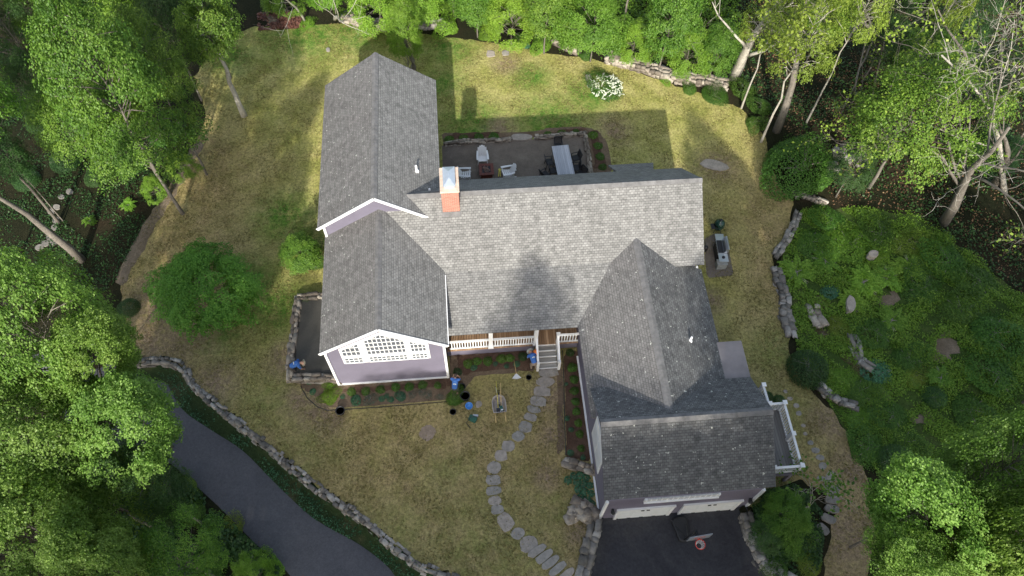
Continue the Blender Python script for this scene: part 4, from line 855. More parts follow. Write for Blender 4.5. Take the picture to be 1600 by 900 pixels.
band = [('lime2', 590, 0, 44, 2.6, "bright leafy shrub tree behind the left stone wall end"), ('lime2', 662, -6, 40, 3, "bright leafy tree right behind the small lawn tree"), ('shrubby', 745, 6, 42, 3, "green tree behind the yellow bush at the upper border"),
        ('lime2', 800, 18, 38, 3, "lime green tree left of the two tall bright ones behind the lawn"), ('shrubby', 855, 14, 45, 4, "mid green tree in the middle of the upper shrub band"), ('dense', 930, 38, 50, 3.4, "tall dense bright tree behind the white flowering shrub"),
        ('lime2', 992, 62, 28, 2, "light green bush tree above the long pale stone wall"), ('shrubby', 1050, 24, 50, 5, "bright tree with a thin pale trunk at the upper right of the lawn"), ('lime2', 1078, 74, 34, 2.6, "bright tree over the right end of the long pale wall"), ('shrubby', 1122, 80, 32, 3, "green tree left of the thick pale trunk"),
        ('maple1', 700, -150, 70, 9, "tall tree beyond the upper border behind the tower roof"), ('lime1', 870, -130, 70, 8, "tall tree beyond the upper border, centre"), ('maple1', 1000, -100, 60, 8, "tall tree beyond the upper border, right of centre"), ('lime1', 560, -150, 70, 8, "tall tree beyond the upper border, left of the tower roof"), ('lime2', 440, -14, 30, 2, "small bright tree above the bare leaf heap"), ('lime2', 515, -24, 30, 3, "small bright tree between two thin white trunks")]
for k, a, b, r, z, lb in band: tree_px(k, a, b, r, z, lb, group="trees along the far edge of the lawn", nm="small_tree" if r < 46 else "broadleaf_tree")
tree_px('lime2', 630, 48, 25, 4.2, "small tree with a leaning dark trunk growing in the lawn behind the tower roof", nm="lawn_tree")
tree_px('maple3', 1425, 195, 90, 6, "big leafy green tree in the right woods between the bare trunks", sh=1.1, **MT)
tree_px('maple3', 1460, 100, 50, 4, "shaded green tree behind the big leafy one in the right woods", **MT)
tree_px('dark1', 1335, 262, 34, 3, "dark low tree right of the round lawn-edge bush"); tree_px('dark1', 1500, 40, 44, 5, "dark tree behind the bare branches at the upper right")
tree_px('olive1', 1262, 60, 60, 9, "sparse yellow green tree leaning over the lawn's upper right corner", nm="oak_tree"); tree_px('olive1', 1215, 25, 42, 8, "sparse yellow green tree right of the thick pale trunk", nm="oak_tree")
tree_px('lime1', 1300, 8, 42, 6, "light green tree between the pale trunk and the bare trees", nm="broadleaf_tree"); tree_px('olive1', 1355, 5, 46, 10, "sparse yellow green crown at the upper border near the dark trunk", nm="oak_tree")
tree_px('olive1', 1505, -20, 36, 11, "thin yellow leafed crown in the upper right corner", nm="oak_tree"); tree_px('dark1', 1545, 110, 40, 3, "green understorey tree below the thin yellow crown at the upper right", **MT); tree_px('dark1', 1385, 60, 40, 4, "dark understorey tree between the two thick trunks at the upper right")
tree_px('dark1', 1560, 240, 36, 2.5, "dark low tree at the right border behind the leaning bare trunk")
tree_px('maple1', 1690, 110, 70, 8, "tree beyond the right border in the upper woods", **MT)
tree_px('maple1', 1430, -70, 70, 8, "tree beyond the upper border above the right woods", **MT); tree_px('dark1', 1700, 300, 60, 6, "dark tree beyond the right border at mid height"); tree_px('maple3', 1710, 560, 80, 6, "tree beyond the right border next to the shrub garden", **MT)
tree_px('dense', 1228, 815, 34, 2.2, "thin leaved small tree between garage apron and dark slab steps", nm="small_tree"); tree_px('dark1', 1200, 840, 26, 1.6, "dark shrub tree behind the right apron wall", nm="small_tree")
# trees south of the picture that shade the front yard (the lawn and garage lie in their shadow)
for i, (x, y, s, hh) in enumerate([(-9, -31, 1.2, 20.5), (-2, -32, 1.25, 21), (5, -31, 1.25, 20.5), (11.5, -31, 1.35, 21.5), (18, -31, 1.4, 22), (24.5, -31, 1.4, 23.5), (31.5, -30, 1.5, 25), (39, -30, 1.5, 26), (47, -32, 1.5, 26), (-5.5, -38, 1.3, 23), (1.5, -38, 1.3, 24), (8, -38, 1.4, 24.5), (14.5, -38, 1.4, 24), (21, -38, 1.4, 25.5), (28, -37, 1.5, 28), (35, -37, 1.5, 29), (3.9, -32, .7, 27.5), (15, -32, .8, 27), (9, -34.5, 1.3, 22.5), (13.5, -35, 1.3, 23), (19.5, -35, 1.3, 24), (-4, -34.5, 1.2, 22), (2, -35, 1.2, 22), (-13.5, -31, 1.2, 24), (-18.5, -32, 1.3, 23.5), (-13, -37, 1.3, 27)]):
    kd = ['maple1', 'maple2', 'dark1'][i % 3]; tree(kd, (x, y, -.5), s, ORD[i] + " tall woodland tree south of the front yard, counted along the row", group="tall trees south of the house", sz=hh / (TR[kd][1] + .6))
# --- bare trees
def bare_tree(seed, base, tip, r, mat, label, leaves=0, depth=4, nm="bare_tree", spread=.55, lmat='olive', kids=(3, 5)):
    rg = np.random.RandomState(seed); segs = []; tips = []
    def grow(p, d, L, rad, lv):
        n = 5; pts = [p]; q = p.copy(); dd = d.copy()
        for i in range(n): dd = dd + rg.normal(0, .09 * (1 + .5 * (depth - lv)), 3) + (np.array([0, 0, .04]) if lv < depth else 0); dd /= np.linalg.norm(dd); q = q + dd * L / n; pts.append(q.copy())
        end = .22 if lv == depth else .25; segs.append((pts, [rad * (1 - (1 - end) * i / n) for i in range(n + 1)]))
        if lv > 0:
            for k in range(0 if depth == 1 else rg.randint(*kids) + (3 if lv == depth else 0)):
                t = rg.uniform(.35 if lv < depth else .3, 1); i = min(n - 1, int(t * n)); s = pts[i] + (pts[i + 1] - pts[i]) * (t * n - i); a = rg.normal(0, 1, 3); a -= dd * (a @ dd); a /= np.linalg.norm(a)
                grow(s, (dd * (1 - spread) + a * spread + [0, 0, .1]), L * rg.uniform(.4, .62), max(.010, rad * (1 - .7 * t) * .40), lv - 1)
        else: tips.extend(pts[2:])
    base = np.array(base); v = np.array(tip) - base; L = np.linalg.norm(v); grow(np.zeros(3), v / L, L, r, depth)
    e = empty(nm, tuple(base), label, "tree"); link("trunk", branch_tubes(segs, "trunk", M[mat], 10), e)
    if leaves:
        tp = np.array(tips); i = rg.randint(0, len(tp), leaves); c_ = tp[i] + rg.normal(0, .18, (leaves, 3)); L_ = rg.uniform(.12, .24, leaves); link("crown", leaf_mesh("crown", c_, np.array([0, 0, 1.]) + rg.normal(0, .5, (leaves, 3)), L_, L_ * .7, M[lmat], rg), e)
    return e
def g3(a, b): p = atg(a, b); return (p.x, p.y, p.z - .2)
bare_tree(51, g3(1475, 348), tuple(at(1592, 180, 11)), .34, 'bark', "tall grey bare trunk leaning right in the right woods, forking branches", 1200, 4)
bare_tree(52, g3(1146, 120), tuple(at(1192, -10, 8)), .42, 'palebark', "thick pale bare trunk at the lawn's upper right corner", 0, 2, spread=.4)
bare_tree(53, g3(1213, 205), tuple(at(1300, 20, 10)), .30, 'bark', "leaning mossy tree with drooping bare twigs right of the lawn corner", 5500, 4, lmat='olive', nm="oak_tree")
bare_tree(54, g3(1378, 85), tuple(at(1425, 0, 9)), .35, 'bark', "dark thick trunk near the upper border in the right woods", 500, 3)
bare_tree(55, g3(1545, 150), tuple(at(1585, -30, 13)), .16, 'bark', "slender grey branching tree in the upper right corner", 3500, 4)
bare_tree(57, g3(1552, 290), tuple(at(1625, 200, 7)), .28, 'bark', "shaded brown trunk at the right border", 0, 2)
bare_tree(59, g3(128, 406), tuple(at(40, 300, 8)), .27, 'bark', "straight blue grey trunk crossing the stepping stones in the left woods", 0, 1, nm="bare_tree")
bare_tree(63, g3(478, 34), tuple(at(468, -20, 5)), .1, 'palebark', "thin white trunk left of the heap's bright shrubs", 0, 2, nm="birch_tree"); bare_tree(64, g3(523, 28), tuple(at(508, -20, 5)), .17, 'palebark', "white trunk at the left end of the sunlit wall", 0, 2, nm="birch_tree")
bare_tree(65, g3(1093, 104), tuple(at(1092, 40, 4)), .06, 'palebark', "very thin white trunk among the bright shrubs over the long wall", 0, 2, nm="birch_tree")
bare_tree(66, g3(645, 108), tuple(at(636, 62, 3.5)), .22, 'bark', "leaning dark trunk under the little lawn tree behind the tower roof", 0, 1, nm="bare_tree")
bare_tree(67, g3(1258, 815), tuple(at(1262, 770, 2.4)), .05, 'palebark', "thin white stemmed shrub beside the slab steps", 350, 3, lmat='maple')
bare_tree(68, g3(1365, 155), tuple(at(1395, 60, 6)), .10, 'bark', "slim trunk in the shade left of the big leafy green tree", 200, 3)
bare_tree(57, g3(1572, 300), tuple(at(1590, 60, 13)), .20, 'palebark', "tall pale bare tree at the right border with wide fine branches", 350, 4, spread=.62, kids=(4, 6))
# --- bushes
BUSH = {'box': make_bush(71, 'box', 900, .17), 'blue': make_bush(72, 'bluegreen', 700, .2, .8, .3), 'grey': make_bush(73, 'catmint', 500, .16, .7, .5), 'lime': make_bush(74, 'lime', 2600, .12, .8, .6), 'maple': make_bush(75, 'fresh2', 2600, .12, .8, .7),
        'dark': make_bush(76, 'darkleaf', 5000, .07, 1.0, .12), 'olive': make_bush(77, 'olive', 2600, .11, .7, .4), 'rose': make_bush(78, 'rose', 1200, .1, .5, .4), 'fine': make_bush(79, 'fresh2', 7000, .07, .95, .35), 'fern': make_fern(80, 'fern', 34, 24), 'hosta': make_bush(81, 'bluegreen', 60, .62, .5, .1, 1.2, .8),
        'fern2': make_fern(82, 'lime', 40, 22)}
STEM = stems(90)
BN = {'box': "boxwood", 'blue': "perennial", 'grey': "perennial", 'lime': "shrub", 'maple': "shrub", 'dark': "evergreen_shrub", 'olive': "shrub", 'rose': "perennial", 'fine': "round_bush", 'fern': "fern", 'fern2': "fern", 'hosta': "hosta"}
def bush(kind, a, b, rpx, label, group=None, cat=None, sz=1.0, zc=None):
    """centre pixel of the bush and its radius in pixels"""
    g = atg(a, b); r = (at(a + rpx, b, g.z) - g).length; q = at(a, b, g.z + r * .4 * sz) ; n = BN[kind]
    e = empty(n, (q.x, q.y, g.z), label, cat or {'fern': 'fern', 'boxwood': 'shrub', 'perennial': 'plant', 'hosta': 'plant'}.get(n, 'shrub'), group, random.Random(a * 7 + b).uniform(0, 6.28)); e.scale = (r, r, r * sz)
    link("foliage", BUSH[kind], e); link("stem", STEM, e); return e
def row(kind, pts, fmt, group, sz=1.0, cat=None):
    for i, (a, b, r) in enumerate(pts): bush(kind, a, b, r * 1.12, fmt % ORD[i], group, cat, sz)
row('box', [(731, 568, 7), (746, 564, 6.5), (762, 564, 7), (783, 560, 7), (797, 559, 6.5)], "%s round boxwood from the left in the bed under the porch railing", "boxwoods under the porch")
bush('dark', 817, 557, 8, "dark bush beside the kneeling worker at the porch steps")
row('blue', [(741, 574, 5), (774, 568, 4), (791, 572, 4), (807, 569, 5)], "%s small bluish plant from the left in front of the porch boxwoods", "small plants before the porch boxwoods"); bush('dark', 715, 581, 8, "flat dark green plant at the right corner of the front gable", sz=.5, cat="plant")
row('box', [(894, 574, 7), (897, 592, 6.5), (898, 610, 6.5), (899, 627, 6), (901, 642, 6), (904, 661, 6), (906, 678, 6), (908, 700, 5.5)], "%s boxwood below the porch in the bed along the garage wing", "boxwoods along the garage wing")
bush('dark', 891, 551, 7, "dark leafy bush right of the porch steps"); row('blue', [(886, 654, 4), (892, 671, 4), (891, 707, 5), (911, 715, 4), (885, 600, 3)], "%s small plant in the narrow bed beside the garage wing boxwoods", "small plants in the garage wing bed")
row('box', [(549, 612, 6.5), (571, 611, 6.5), (594, 608, 6.5), (618, 604, 6.5), (639, 604, 6.5), (660, 601, 6.5), (684, 602, 5.5)], "%s boxwood from the left along the foot of the front gable wall", "boxwoods along the front gable")
bush('lime', 515, 619, 12, "bright yellow green shrub at the left end of the front bed"); bush('lime', 515, 600, 7, "smaller green shrub just behind the bright yellow green one")
row('blue', [(482, 596, 5), (489, 611, 5), (535, 620, 4), (556, 624, 8), (596, 623, 5), (604, 619, 4), (611, 624, 5), (626, 619, 8)], "%s blue green perennial from the left in the outer front bed", "perennials in the outer front bed", .8)
row('grey', [(498, 598, 4), (578, 623, 9), (644, 616, 6), (659, 612, 6), (669, 616, 6), (687, 619, 5)], "%s grey green perennial from the left in the outer front bed", "grey perennials in the outer front bed", .6)
row('box', [(702, 217, 7), (724, 216, 7), (748, 213, 7), (772, 213, 7.5), (856, 209, 5.5), (878, 207, 6), (900, 206, 6), (927, 210, 7), (935, 227, 6.5), (938, 244, 6.5), (942, 260, 6)], "%s shrub of the patio border, counted clockwise from the tower", "shrubs in the patio border")
# white flowering shrub
ws = bush('maple', 948, 134, 24, "big rounded shrub covered in white blossom on the upper lawn", sz=.8)
rg_ = np.random.RandomState(5); d_ = rg_.normal(0, 1, (110, 3)); d_[:, 2] = np.abs(d_[:, 2]) + .1; d_ /= np.linalg.norm(d_, axis=1)[:, None]
c_ = np.repeat(d_ * [1.02, 1.02, .85], 14, 0) + np.repeat(rg_.normal(0, 1, (110, 3)), 14, 0) * np.tile(np.linspace(-.10, .10, 14), 110)[:, None] + rg_.normal(0, .015, (1540, 3))
link("blossom", leaf_mesh("blossom", c_, np.array([0, 0, 1.]) + rg_.normal(0, .5, (1540, 3)), np.full(1540, .085), np.full(1540, .07), M['petal'], rg_), ws)
bush('fine', 1248, 256, 51, "very large round clipped bush at the right edge of the lawn", sz=.85)
bush('dark', 1264, 574, 33, "big dark evergreen shrub left of the garden rocks", sz=1.0); bush('fine', 1118, 146, 20, "low dense greyish mound at the right end of the pale wall", sz=.6)
bush('lime', 697, 38, 17, "yellowish rounded bush at the upper border right of the lawn tree", sz=1.1)
for i, (k, a, b, r, lb) in enumerate([('maple', 1078, 137, 11, "green plant clump against the right part of the pale wall"), ('maple', 1165, 140, 18, "green bush between pale trunk and lawn corner"), ('lime', 1040, 122, 9, "small yellow green plant before the pale wall"), ('lime', 845, 68, 14, "low yellow green bush left of the middle wall"), ('lime', 815, 62, 12, "low bright plant on the flower strip behind the lawn"),
        ('maple', 915, 84, 11, "green bush between middle wall and the dense bright tree"), ('lime', 760, 52, 12, "bright low bush right of the yellowish one"), ('blue', 822, 70, 7, "bluish small plant at the lawn's far edge"), ('lime', 480, 34, 10, "bright weeds left of the sunlit wall"), ('lime', 540, 22, 12, "bright weeds at the base of the white trunk"),
        ('maple', 1190, 165, 16, "dark green bush at the lawn corner below the mossy tree"), ('maple', 1180, 190, 14, "leafy bush above the round clipped bush"), ('maple', 486, 466, 9, "dark weeds at the back wall of the gravel terrace"), ('maple', 492, 400, 22, "leafy shrub beneath the small tree at the house's left wall"), ('lime', 465, 380, 18, "bright shrub beside the left wall of the tower")]): bush(k, a, b, r, lb)
# garden on the right
gard = [('lime', 1325, 378, 32, "yellow green shrub with arching sprays at the top of the shrub garden"), ('maple', 1268, 378, 26, "green shrub at the upper left of the shrub garden"), ('maple', 1300, 345, 24, "dark green shrub at the top edge of the shrub garden"), ('maple', 1375, 365, 28, "green shrub right of the yellow green one in the garden"), ('lime', 1372, 400, 18, "lime shrub beside the bluish boulder"),
        ('fern', 1246, 424, 30, "wide fern clump inside the left garden border"), ('fern', 1290, 408, 26, "fern clump left of the yellow green shrub"), ('fern2', 1350, 440, 32, "bright fern clump below the bluish boulder"), ('fern', 1385, 435, 26, "fern clump right of the bright one"), ('fern2', 1330, 470, 26, "bright fern clump beside the narrow boulder"),
        ('fern', 1420, 420, 28, "fern clump in the upper middle of the garden"), ('maple', 1440, 450, 30, "broad green shrub above the bare soil patches"), ('maple', 1480, 410, 32, "green shrub below the leaning bare trunk"), ('olive', 1415, 380, 26, "olive green shrub at the upper right of the garden"), ('maple', 1530, 440, 30, "green shrub at the woods edge right of the garden"),
        ('rose', 1283, 470, 11, "reddish low plant inside the garden near pale rocks"), ('rose', 1327, 560, 10, "reddish low plant beside the line of rocks"), ('rose', 1345, 575, 12, "red brown mound at the lower end of the rocks"), ('rose', 1286, 520, 9, "brownish plant next to the evergreen"), ('blue', 1300, 455, 14, "blue green plant in the left part of the garden"),
        ('maple', 1372, 520, 28, "green shrub right of the line of rocks"), ('fern', 1395, 500, 26, "fern clump below the smaller bare patch"), ('olive', 1310, 508, 18, "yellow green plant above the evergreen"), ('maple', 1345, 610, 24, "rounded green shrub above the curved border"), ('lime', 1318, 596, 18, "lime plant right of the evergreen's lower edge"), ('blue', 1372, 580, 24, "blue green shrub below the line of rocks"),
        ('maple', 1420, 560, 24, "green shrub left of the large bare patch"), ('olive', 1430, 590, 18, "thin brownish green shrub left below the large bare patch"), ('dark', 1462, 620, 20, "dark shrub under the large bare patch"), ('maple', 1500, 480, 30, "green shrub above the large bare patch"), ('maple', 1555, 520, 36, "broad green shrub right of the large bare patch"), ('maple', 1560, 590, 34, "green shrub on the right border of the garden"),
        ('maple', 1520, 640, 30, "green shrub above the lower right crowns"), ('fern', 1470, 590, 22, "fern clump beneath the large bare patch"), ('maple', 1395, 650, 26, "green shrub in the lower garden"), ('lime', 1340, 650, 18, "light shrub right of the curved stone border's end"), ('maple', 1355, 700, 28, "dark green shrub beside the lower grass path"), ('dark', 1400, 720, 30, "dark shrub mass left of the lower right crown"),
        ('maple', 1415, 690, 24, "green shrub between the lower garden and the crown"), ('maple', 1225, 790, 26, "green bush between deck and slab steps"), ('maple', 1200, 830, 26, "green bush beside the apron's right wall"), ('maple', 1240, 850, 26, "dark green bush left of the lower slab steps"), ('olive', 1265, 880, 20, "brownish bush at the lower border right of the apron"), ('maple', 1215, 880, 18, "small bush at the lower end of the apron wall"),
        ('dark', 1200, 620, 10, "dark green shrub behind the deck's upper post"), ('dark', 1218, 625, 10, "dark green ground shrub right of the deck's upper post")]
for k, a, b, r, lb in gard: bush(k, a, b, r, lb, "plants of the right garden", sz=.48 if k != 'dark' else .8)
for i, (a, b, r, k) in enumerate([(60, 190, 22, 'dark'), (100, 250, 24, 'dark'), (150, 275, 20, 'dark'), (210, 250, 22, 'maple'), (250, 215, 18, 'maple'), (200, 320, 14, 'fern'), (140, 345, 12, 'fern'), (40, 280, 22, 'dark'), (200, 480, 18, 'dark'), (330, 860, 24, 'maple'), (360, 830, 18, 'olive'), (300, 800, 20, 'maple'), (420, 890, 20, 'lime'), (320, 900, 26, 'maple'), (290, 760, 16, 'olive')]):
    bush(k, a, b, r, ORD[i] + " low woodland shrub on the left side of the photo, counted downward", "low shrubs of the left woods", sz=.7)
# hostas
for i, (a, b, r) in enumerate([(888, 750, 7), (897, 744, 7), (907, 742, 7), (917, 746, 6), (902, 753, 7), (912, 756, 7), (922, 758, 6), (904, 764, 7), (914, 768, 7), (924, 771, 6), (908, 777, 7), (919, 781, 6), (926, 786, 5)]):
    bush('hosta', a, b, r, ORD[i] + " broad leaved hosta of the clump at the garage wall, counted downward", "hostas beside the garage wall", sz=.9)
# ground cover and undergrowth (uncountable)
def cover(name, poly, n, mat, seed, leaf=(.1, .25), h=.35, cl=1.2, label=None, cat="undergrowth", avoid=()):
    rg = np.random.RandomState(seed); P = np.array(poly); lo, hi = P.min(0), P.max(0); X = rg.uniform(lo[0], hi[0], n * 3); Y = rg.uniform(lo[1], hi[1], n * 3)
    f = np.sin(X * cl + 2 * np.sin(Y * cl * .7)) + np.sin(Y * cl * 1.3 + 1.5 * np.sin(X * .9 * cl)) + .6 * np.sin((X + Y) * 2.7 * cl) + rg.normal(0, .6, len(X))
    k = inside(X, Y, poly) & (f > -.6)
    for av in avoid: k &= ~inside(X, Y, av)
    k = np.nonzero(k)[0][:n]; X, Y, f = X[k], Y[k], f[k]; Z = gz(X, Y) + rg.uniform(.02, 1, len(X)) ** 1.3 * h * np.clip(.5 + f * .4, .3, 1.4); L = rg.uniform(*leaf, len(X))
    o = link(name, leaf_mesh(name, np.stack([X, Y, Z], 1), np.array([0, 0, 1.]) + rg.normal(0, .4, (len(X), 3)), L, L * .65, M[mat], rg, np.clip(rg.normal(.4, .25, len(X)), 0, 1)))
    return tag(o, label, cat, None, 'stuff')
soilp = [px([(a - rx, b - ry), (a + rx, b - ry), (a + rx, b + ry), (a - rx, b + ry)]) for a, b, rx, ry in [(1387, 470, 11, 8), (1477, 542, 16, 12), (1436, 660, 6, 12), (1358, 404, 8, 6), (1325, 480, 6, 12)]]
garden_poly = px([(1250, 330), (1300, 325), (1420, 330), (1500, 380), (1560, 440), (1620, 480), (1640, 700), (1420, 760), (1370, 740), (1330, 680), (1280, 610), (1246, 560), (1238, 500), (1226, 450), (1222, 400)])
cover("garden_ground_cover", garden_poly, 75000, 'fern', 101, (.05, .14), .35, 1.9, "low mixed green plants carpeting the garden right of the house", "ground cover", soilp)
cover("garden_ground_cover", garden_poly, 16000, 'olive', 102, (.05, .12), .35, 1.9, "darker weeds mixed through the right garden", "ground cover", soilp)
left_poly = px([(0, 150), (120, 140), (290, 180), (300, 225), (265, 290), (225, 350), (185, 435), (150, 470), (0, 420)])
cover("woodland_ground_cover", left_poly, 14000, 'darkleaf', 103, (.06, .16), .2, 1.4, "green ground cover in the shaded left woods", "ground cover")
cover("roadside_undergrowth", px([(235, 700), (290, 750), (340, 795), (440, 890), (430, 930), (100, 930), (80, 700)], LOWZ), 26000, 'darkleaf', 104, (.1, .25), .6, 1.0, "dark undergrowth left of the driveway", "undergrowth")
cover("woodland_undergrowth", px([(1160, 160), (1250, 200), (1290, 300), (1420, 330), (1620, 480), (1620, -20), (1120, -20)]), 15000, 'darkleaf', 105, (.08, .22), .4, .8, "sparse undergrowth between trunks in the right woods", "undergrowth")
cover("shrub_undergrowth", px([(560, 12), (700, 24), (760, 36), (850, 50), (900, 62), (960, 78), (1060, 100), (1130, 116), (1160, 100), (1150, -40), (560, -40)]), 26000, 'lime', 106, (.1, .24), 1.0, 1.0, "bright leafy thicket behind the far stone walls", "undergrowth")
cover("verge_weeds", [tuple(p) for p in drive_wall[3:]] + road_r[::-1], 14000, 'bluegreen', 107, (.05, .13), .15, 2.0, "short dark weeds on the verge under the retaining wall", "weeds")
cover("step_side_weeds", px([(1170, 770), (1240, 760), (1285, 800), (1285, 850), (1270, 920), (1225, 920), (1195, 870)]), 12000, 'darkleaf', 108, (.07, .2), .4, 1.4, "dark weeds between the apron wall and the slab steps", "weeds")
cover("fallen_brush", px([(402, 22), (470, 18), (478, 44), (405, 48)]), 3500, 'rose', 109, (.06, .3), .2, 2, "brown leaf and brush heap at the upper lawn edge", "brush heap")
M['litter'] = mat_leaf("dead_leaves", (.10, .055, .03), (.20, .12, .06), (.34, .24, .13), .1, .8, .01)
cover("leaf_litter", px([(1120, -20), (1620, -20), (1620, 480), (1500, 380), (1420, 330), (1300, 320), (1270, 230), (1160, 160)]), 14000, 'litter', 110, (.06, .16), .06, .9, "brown fallen leaves on the floor of the right woods", "leaf litter")
cover("leaf_litter", rag([(x, y) for x, y in road_l[:-3]], .25, .4, 70) + [(x + .5, y + .7) for x, y in road_l[:-3]][::-1], 900, 'litter', 111, (.04, .1), .03, 2.5, "dead leaves gathered along the left edge of the driveway", "leaf litter")
cover("leaf_litter", px([(205, 560), (188, 445), (232, 345), (300, 235), (322, 180), (345, 150), (350, 260), (270, 380), (235, 470), (240, 560)]), 2600, 'litter', 112, (.04, .11), .05, 1.6, "dry leaves on the brown left margin of the lawn", "leaf litter")
# short grass blades over the lawn
rg_ = np.random.RandomState(7); lp = lawn_poly; P_ = np.array(lp); n_ = 260000
X = rg_.uniform(P_[:, 0].min(), P_[:, 0].max(), n_); Y = rg_.uniform(P_[:, 1].min(), P_[:, 1].max(), n_); k = inside(X, Y, lp)
for pl in (px([(689, 205), (950, 198), (960, 275), (930, 300), (692, 300)]), px([(462, 594), (700, 552), (905, 545), (927, 724), (884, 716), (878, 560), (735, 604), (700, 628), (515, 640)]), [(-5.9, .8), (18.3, .6), (18.3, 12), (-3, 18), (-5.9, 6.4)], [(10.3, -7.5), (18.3, -7.5), (18.3, 1), (10.3, 1)]): k &= ~inside(X, Y, pl)
X, Y = X[k], Y[k]; ff = np.sin(X * 1.7 + 2 * np.sin(Y * .9)) * np.sin(Y * 1.3 + np.sin(X * 1.1)) + rg_.normal(0, .5, len(X)); k = ff > .05; X, Y = X[k], Y[k]
L = rg_.uniform(.05, .15, len(X)); M['blade'] = mat_leaf("grass_blades", (.11, .11, .03), (.21, .175, .06), (.36, .285, .13), .3, .7, .01)
tag(link("grass", leaf_mesh("grass", np.stack([X, Y, gz(X, Y) + .03 + rg_.uniform(0, .03, len(X))], 1), np.array([0, 0, .8]) + rg_.normal(0, .6, (len(X), 3)), L, L * .35, M['blade'], rg_)), "short dry grass tufts over the lawn", "grass", None, 'stuff')

# ------------------------------------------------------------------ patio furniture
def place(root, p, rz): root.location = p; root.rotation_euler = (0, 0, rz); return root
def adirondack():
    e = empty("adirondack_chair", (0, 0, 0))   # faces -y
    s = MB()
    for k in range(5): t = k / 4; s.box((0, -.28 + .52 * t, .37 - .12 * t), (.52, .10, .025))
    s.build("seat", M['white_plastic'], e)
    b = MB()
    for k in range(5):
        x = (k - 2) * .115; h = .82 - .05 * abs(k - 2) ** 1.6; b.add([(x - .05, .20, .24), (x + .05, .20, .24), (x + .06, .20 + .42 * h, .24 + .88 * h), (x - .06, .20 + .42 * h, .24 + .88 * h), (x - .05, .225, .23), (x + .05, .225, .23), (x + .06, .225 + .42 * h, .23 + .88 * h), (x - .06, .225 + .42 * h, .23 + .88 * h)], [(0, 1, 2, 3), (7, 6, 5, 4), (0, 4, 5, 1), (1, 5, 6, 2), (2, 6, 7, 3), (3, 7, 4, 0)])
    b.box((0, .50, .72), (.56, .03, .07)); b.build("backrest", M['white_plastic'], e)
    for sx in (-1, 1):
        MB().prism([(sx * .27, -.36), (sx * .41, -.36), (sx * .40, .0), (sx * .36, .42), (sx * .27, .42)][::sx], .55, .58).build("armrest", M['white_plastic'], e)
        MB().bx(sx * .31 - .02, sx * .31 + .02, -.33, -.23, 0, .548).build("leg", M['white_plastic'], e); MB().beam((sx * .275, -.36, .34), (sx * .275, .52, .02), .03, .12).build("leg", M['white_plastic'], e)
        MB().bx(sx * .30 - .015, sx * .30 + .015, .30, .38, 0.02, .548).build("arm_post", M['white_plastic'], e)
    return e
a0 = adirondack(); gch = "white chairs round the fire pit"
def yaw_px(a, b, c, d): p, q = at(a, b), at(c, d); return math.atan2(q.y - p.y, q.x - p.x)
Z0 = .05
for i, (a, b, rz, lb) in enumerate([(754, 247, 0, "white adirondack chair standing behind the fire pit, facing the house"), (727, 273, R(85), "white adirondack chair left of the fire pit near the chimney"), (793, 270, R(-80), "white adirondack chair right of the fire pit with yellow tools beside it")]):
    c = a0 if i == 0 else copy_tree(a0); place(c, at(a, b, .35) - Vector((0, 0, .35 - Z0)), rz); tag(c, lb, "chair", gch)
e = empty("fire_pit_table", at(760, 271, Z0), "low square red brown fire pit table between the white chairs", "fire pit"); fx = .48
e.rotation_euler = (0, 0, .0)
mb = MB()
for (a, b, c, d) in ((-fx, fx, -fx, -fx + .2), (-fx, fx, fx - .2, fx), (-fx, -fx + .2, -fx + .2, fx - .2), (fx - .2, fx, -fx + .2, fx - .2)): mb.bx(a, b, c, d, .40, .45)
mb.build("table_top", M['rust'], e, False, .01); MB().bx(-.38, .38, -.38, .38, 0, .398).build("base", M['rust'], e)
mb = MB(); rr = random.Random(3)
for _ in range(16): a = rr.uniform(-.2, .2); b = rr.uniform(-.2, .2); t = rr.uniform(0, 3); mb.beam((a - .1 * math.cos(t), b - .1 * math.sin(t), .43), (a + .1 * math.cos(t), b + .1 * math.sin(t), .46), .04, .04)
mb.build("firewood", mat_plain("charred_wood", (.20, .13, .10), .9), e); MB().bx(-.27, .27, -.27, .27, .36, .41).build("fire_bowl", M['charcoal'], e)
for i, dx in enumerate((0, .12)): tag(MB().beam((dx, 0, .02), (dx * .4 + .08, .5, .08), .05, .03).beam((dx * .4 + .05, .48, .08), (dx * .4 + .14, .56, .09), .14, .02).build("fire_tool", M['yellow']), ("shorter" if i else "longer") + " yellow handled tool lying between fire pit and right white chair", "tool", "yellow tools beside the chair").location = at(779, 276, .06)
# dining set
q = [at(862, 228.5, .76), at(888, 226.5, .76), at(898.5, 274, .76), at(872, 276, .76)]; ctr = sum(q, Vector()) / 4; ax = (q[0] - q[3] + q[1] - q[2]) / 2; Lt = ax.length; Wt = (q[1] - q[0]).length; rz = math.atan2(ax.y, ax.x) - math.pi / 2
e = empty("dining_table", (ctr.x, ctr.y, Z0), "long grey weathered plank dining table on the patio", "table", None, rz)
MB().bx(-Wt / 2, Wt / 2, -Lt / 2, Lt / 2, .69, .73).build("table_top", M['teak'], e, False, .006); MB().bx(-Wt / 2 + .06, Wt / 2 - .06, -Lt / 2 + .06, Lt / 2 - .06, .61, .688).build("apron", M['teak'], e)
for a in (-1, 1):
    for b in (-1, 1): MB().bx(a * (Wt / 2 - .1) - .04, a * (Wt / 2 - .1) + .04, b * (Lt / 2 - .12) - .04, b * (Lt / 2 - .12) + .04, 0, .608).build("leg", M['teak'], e)
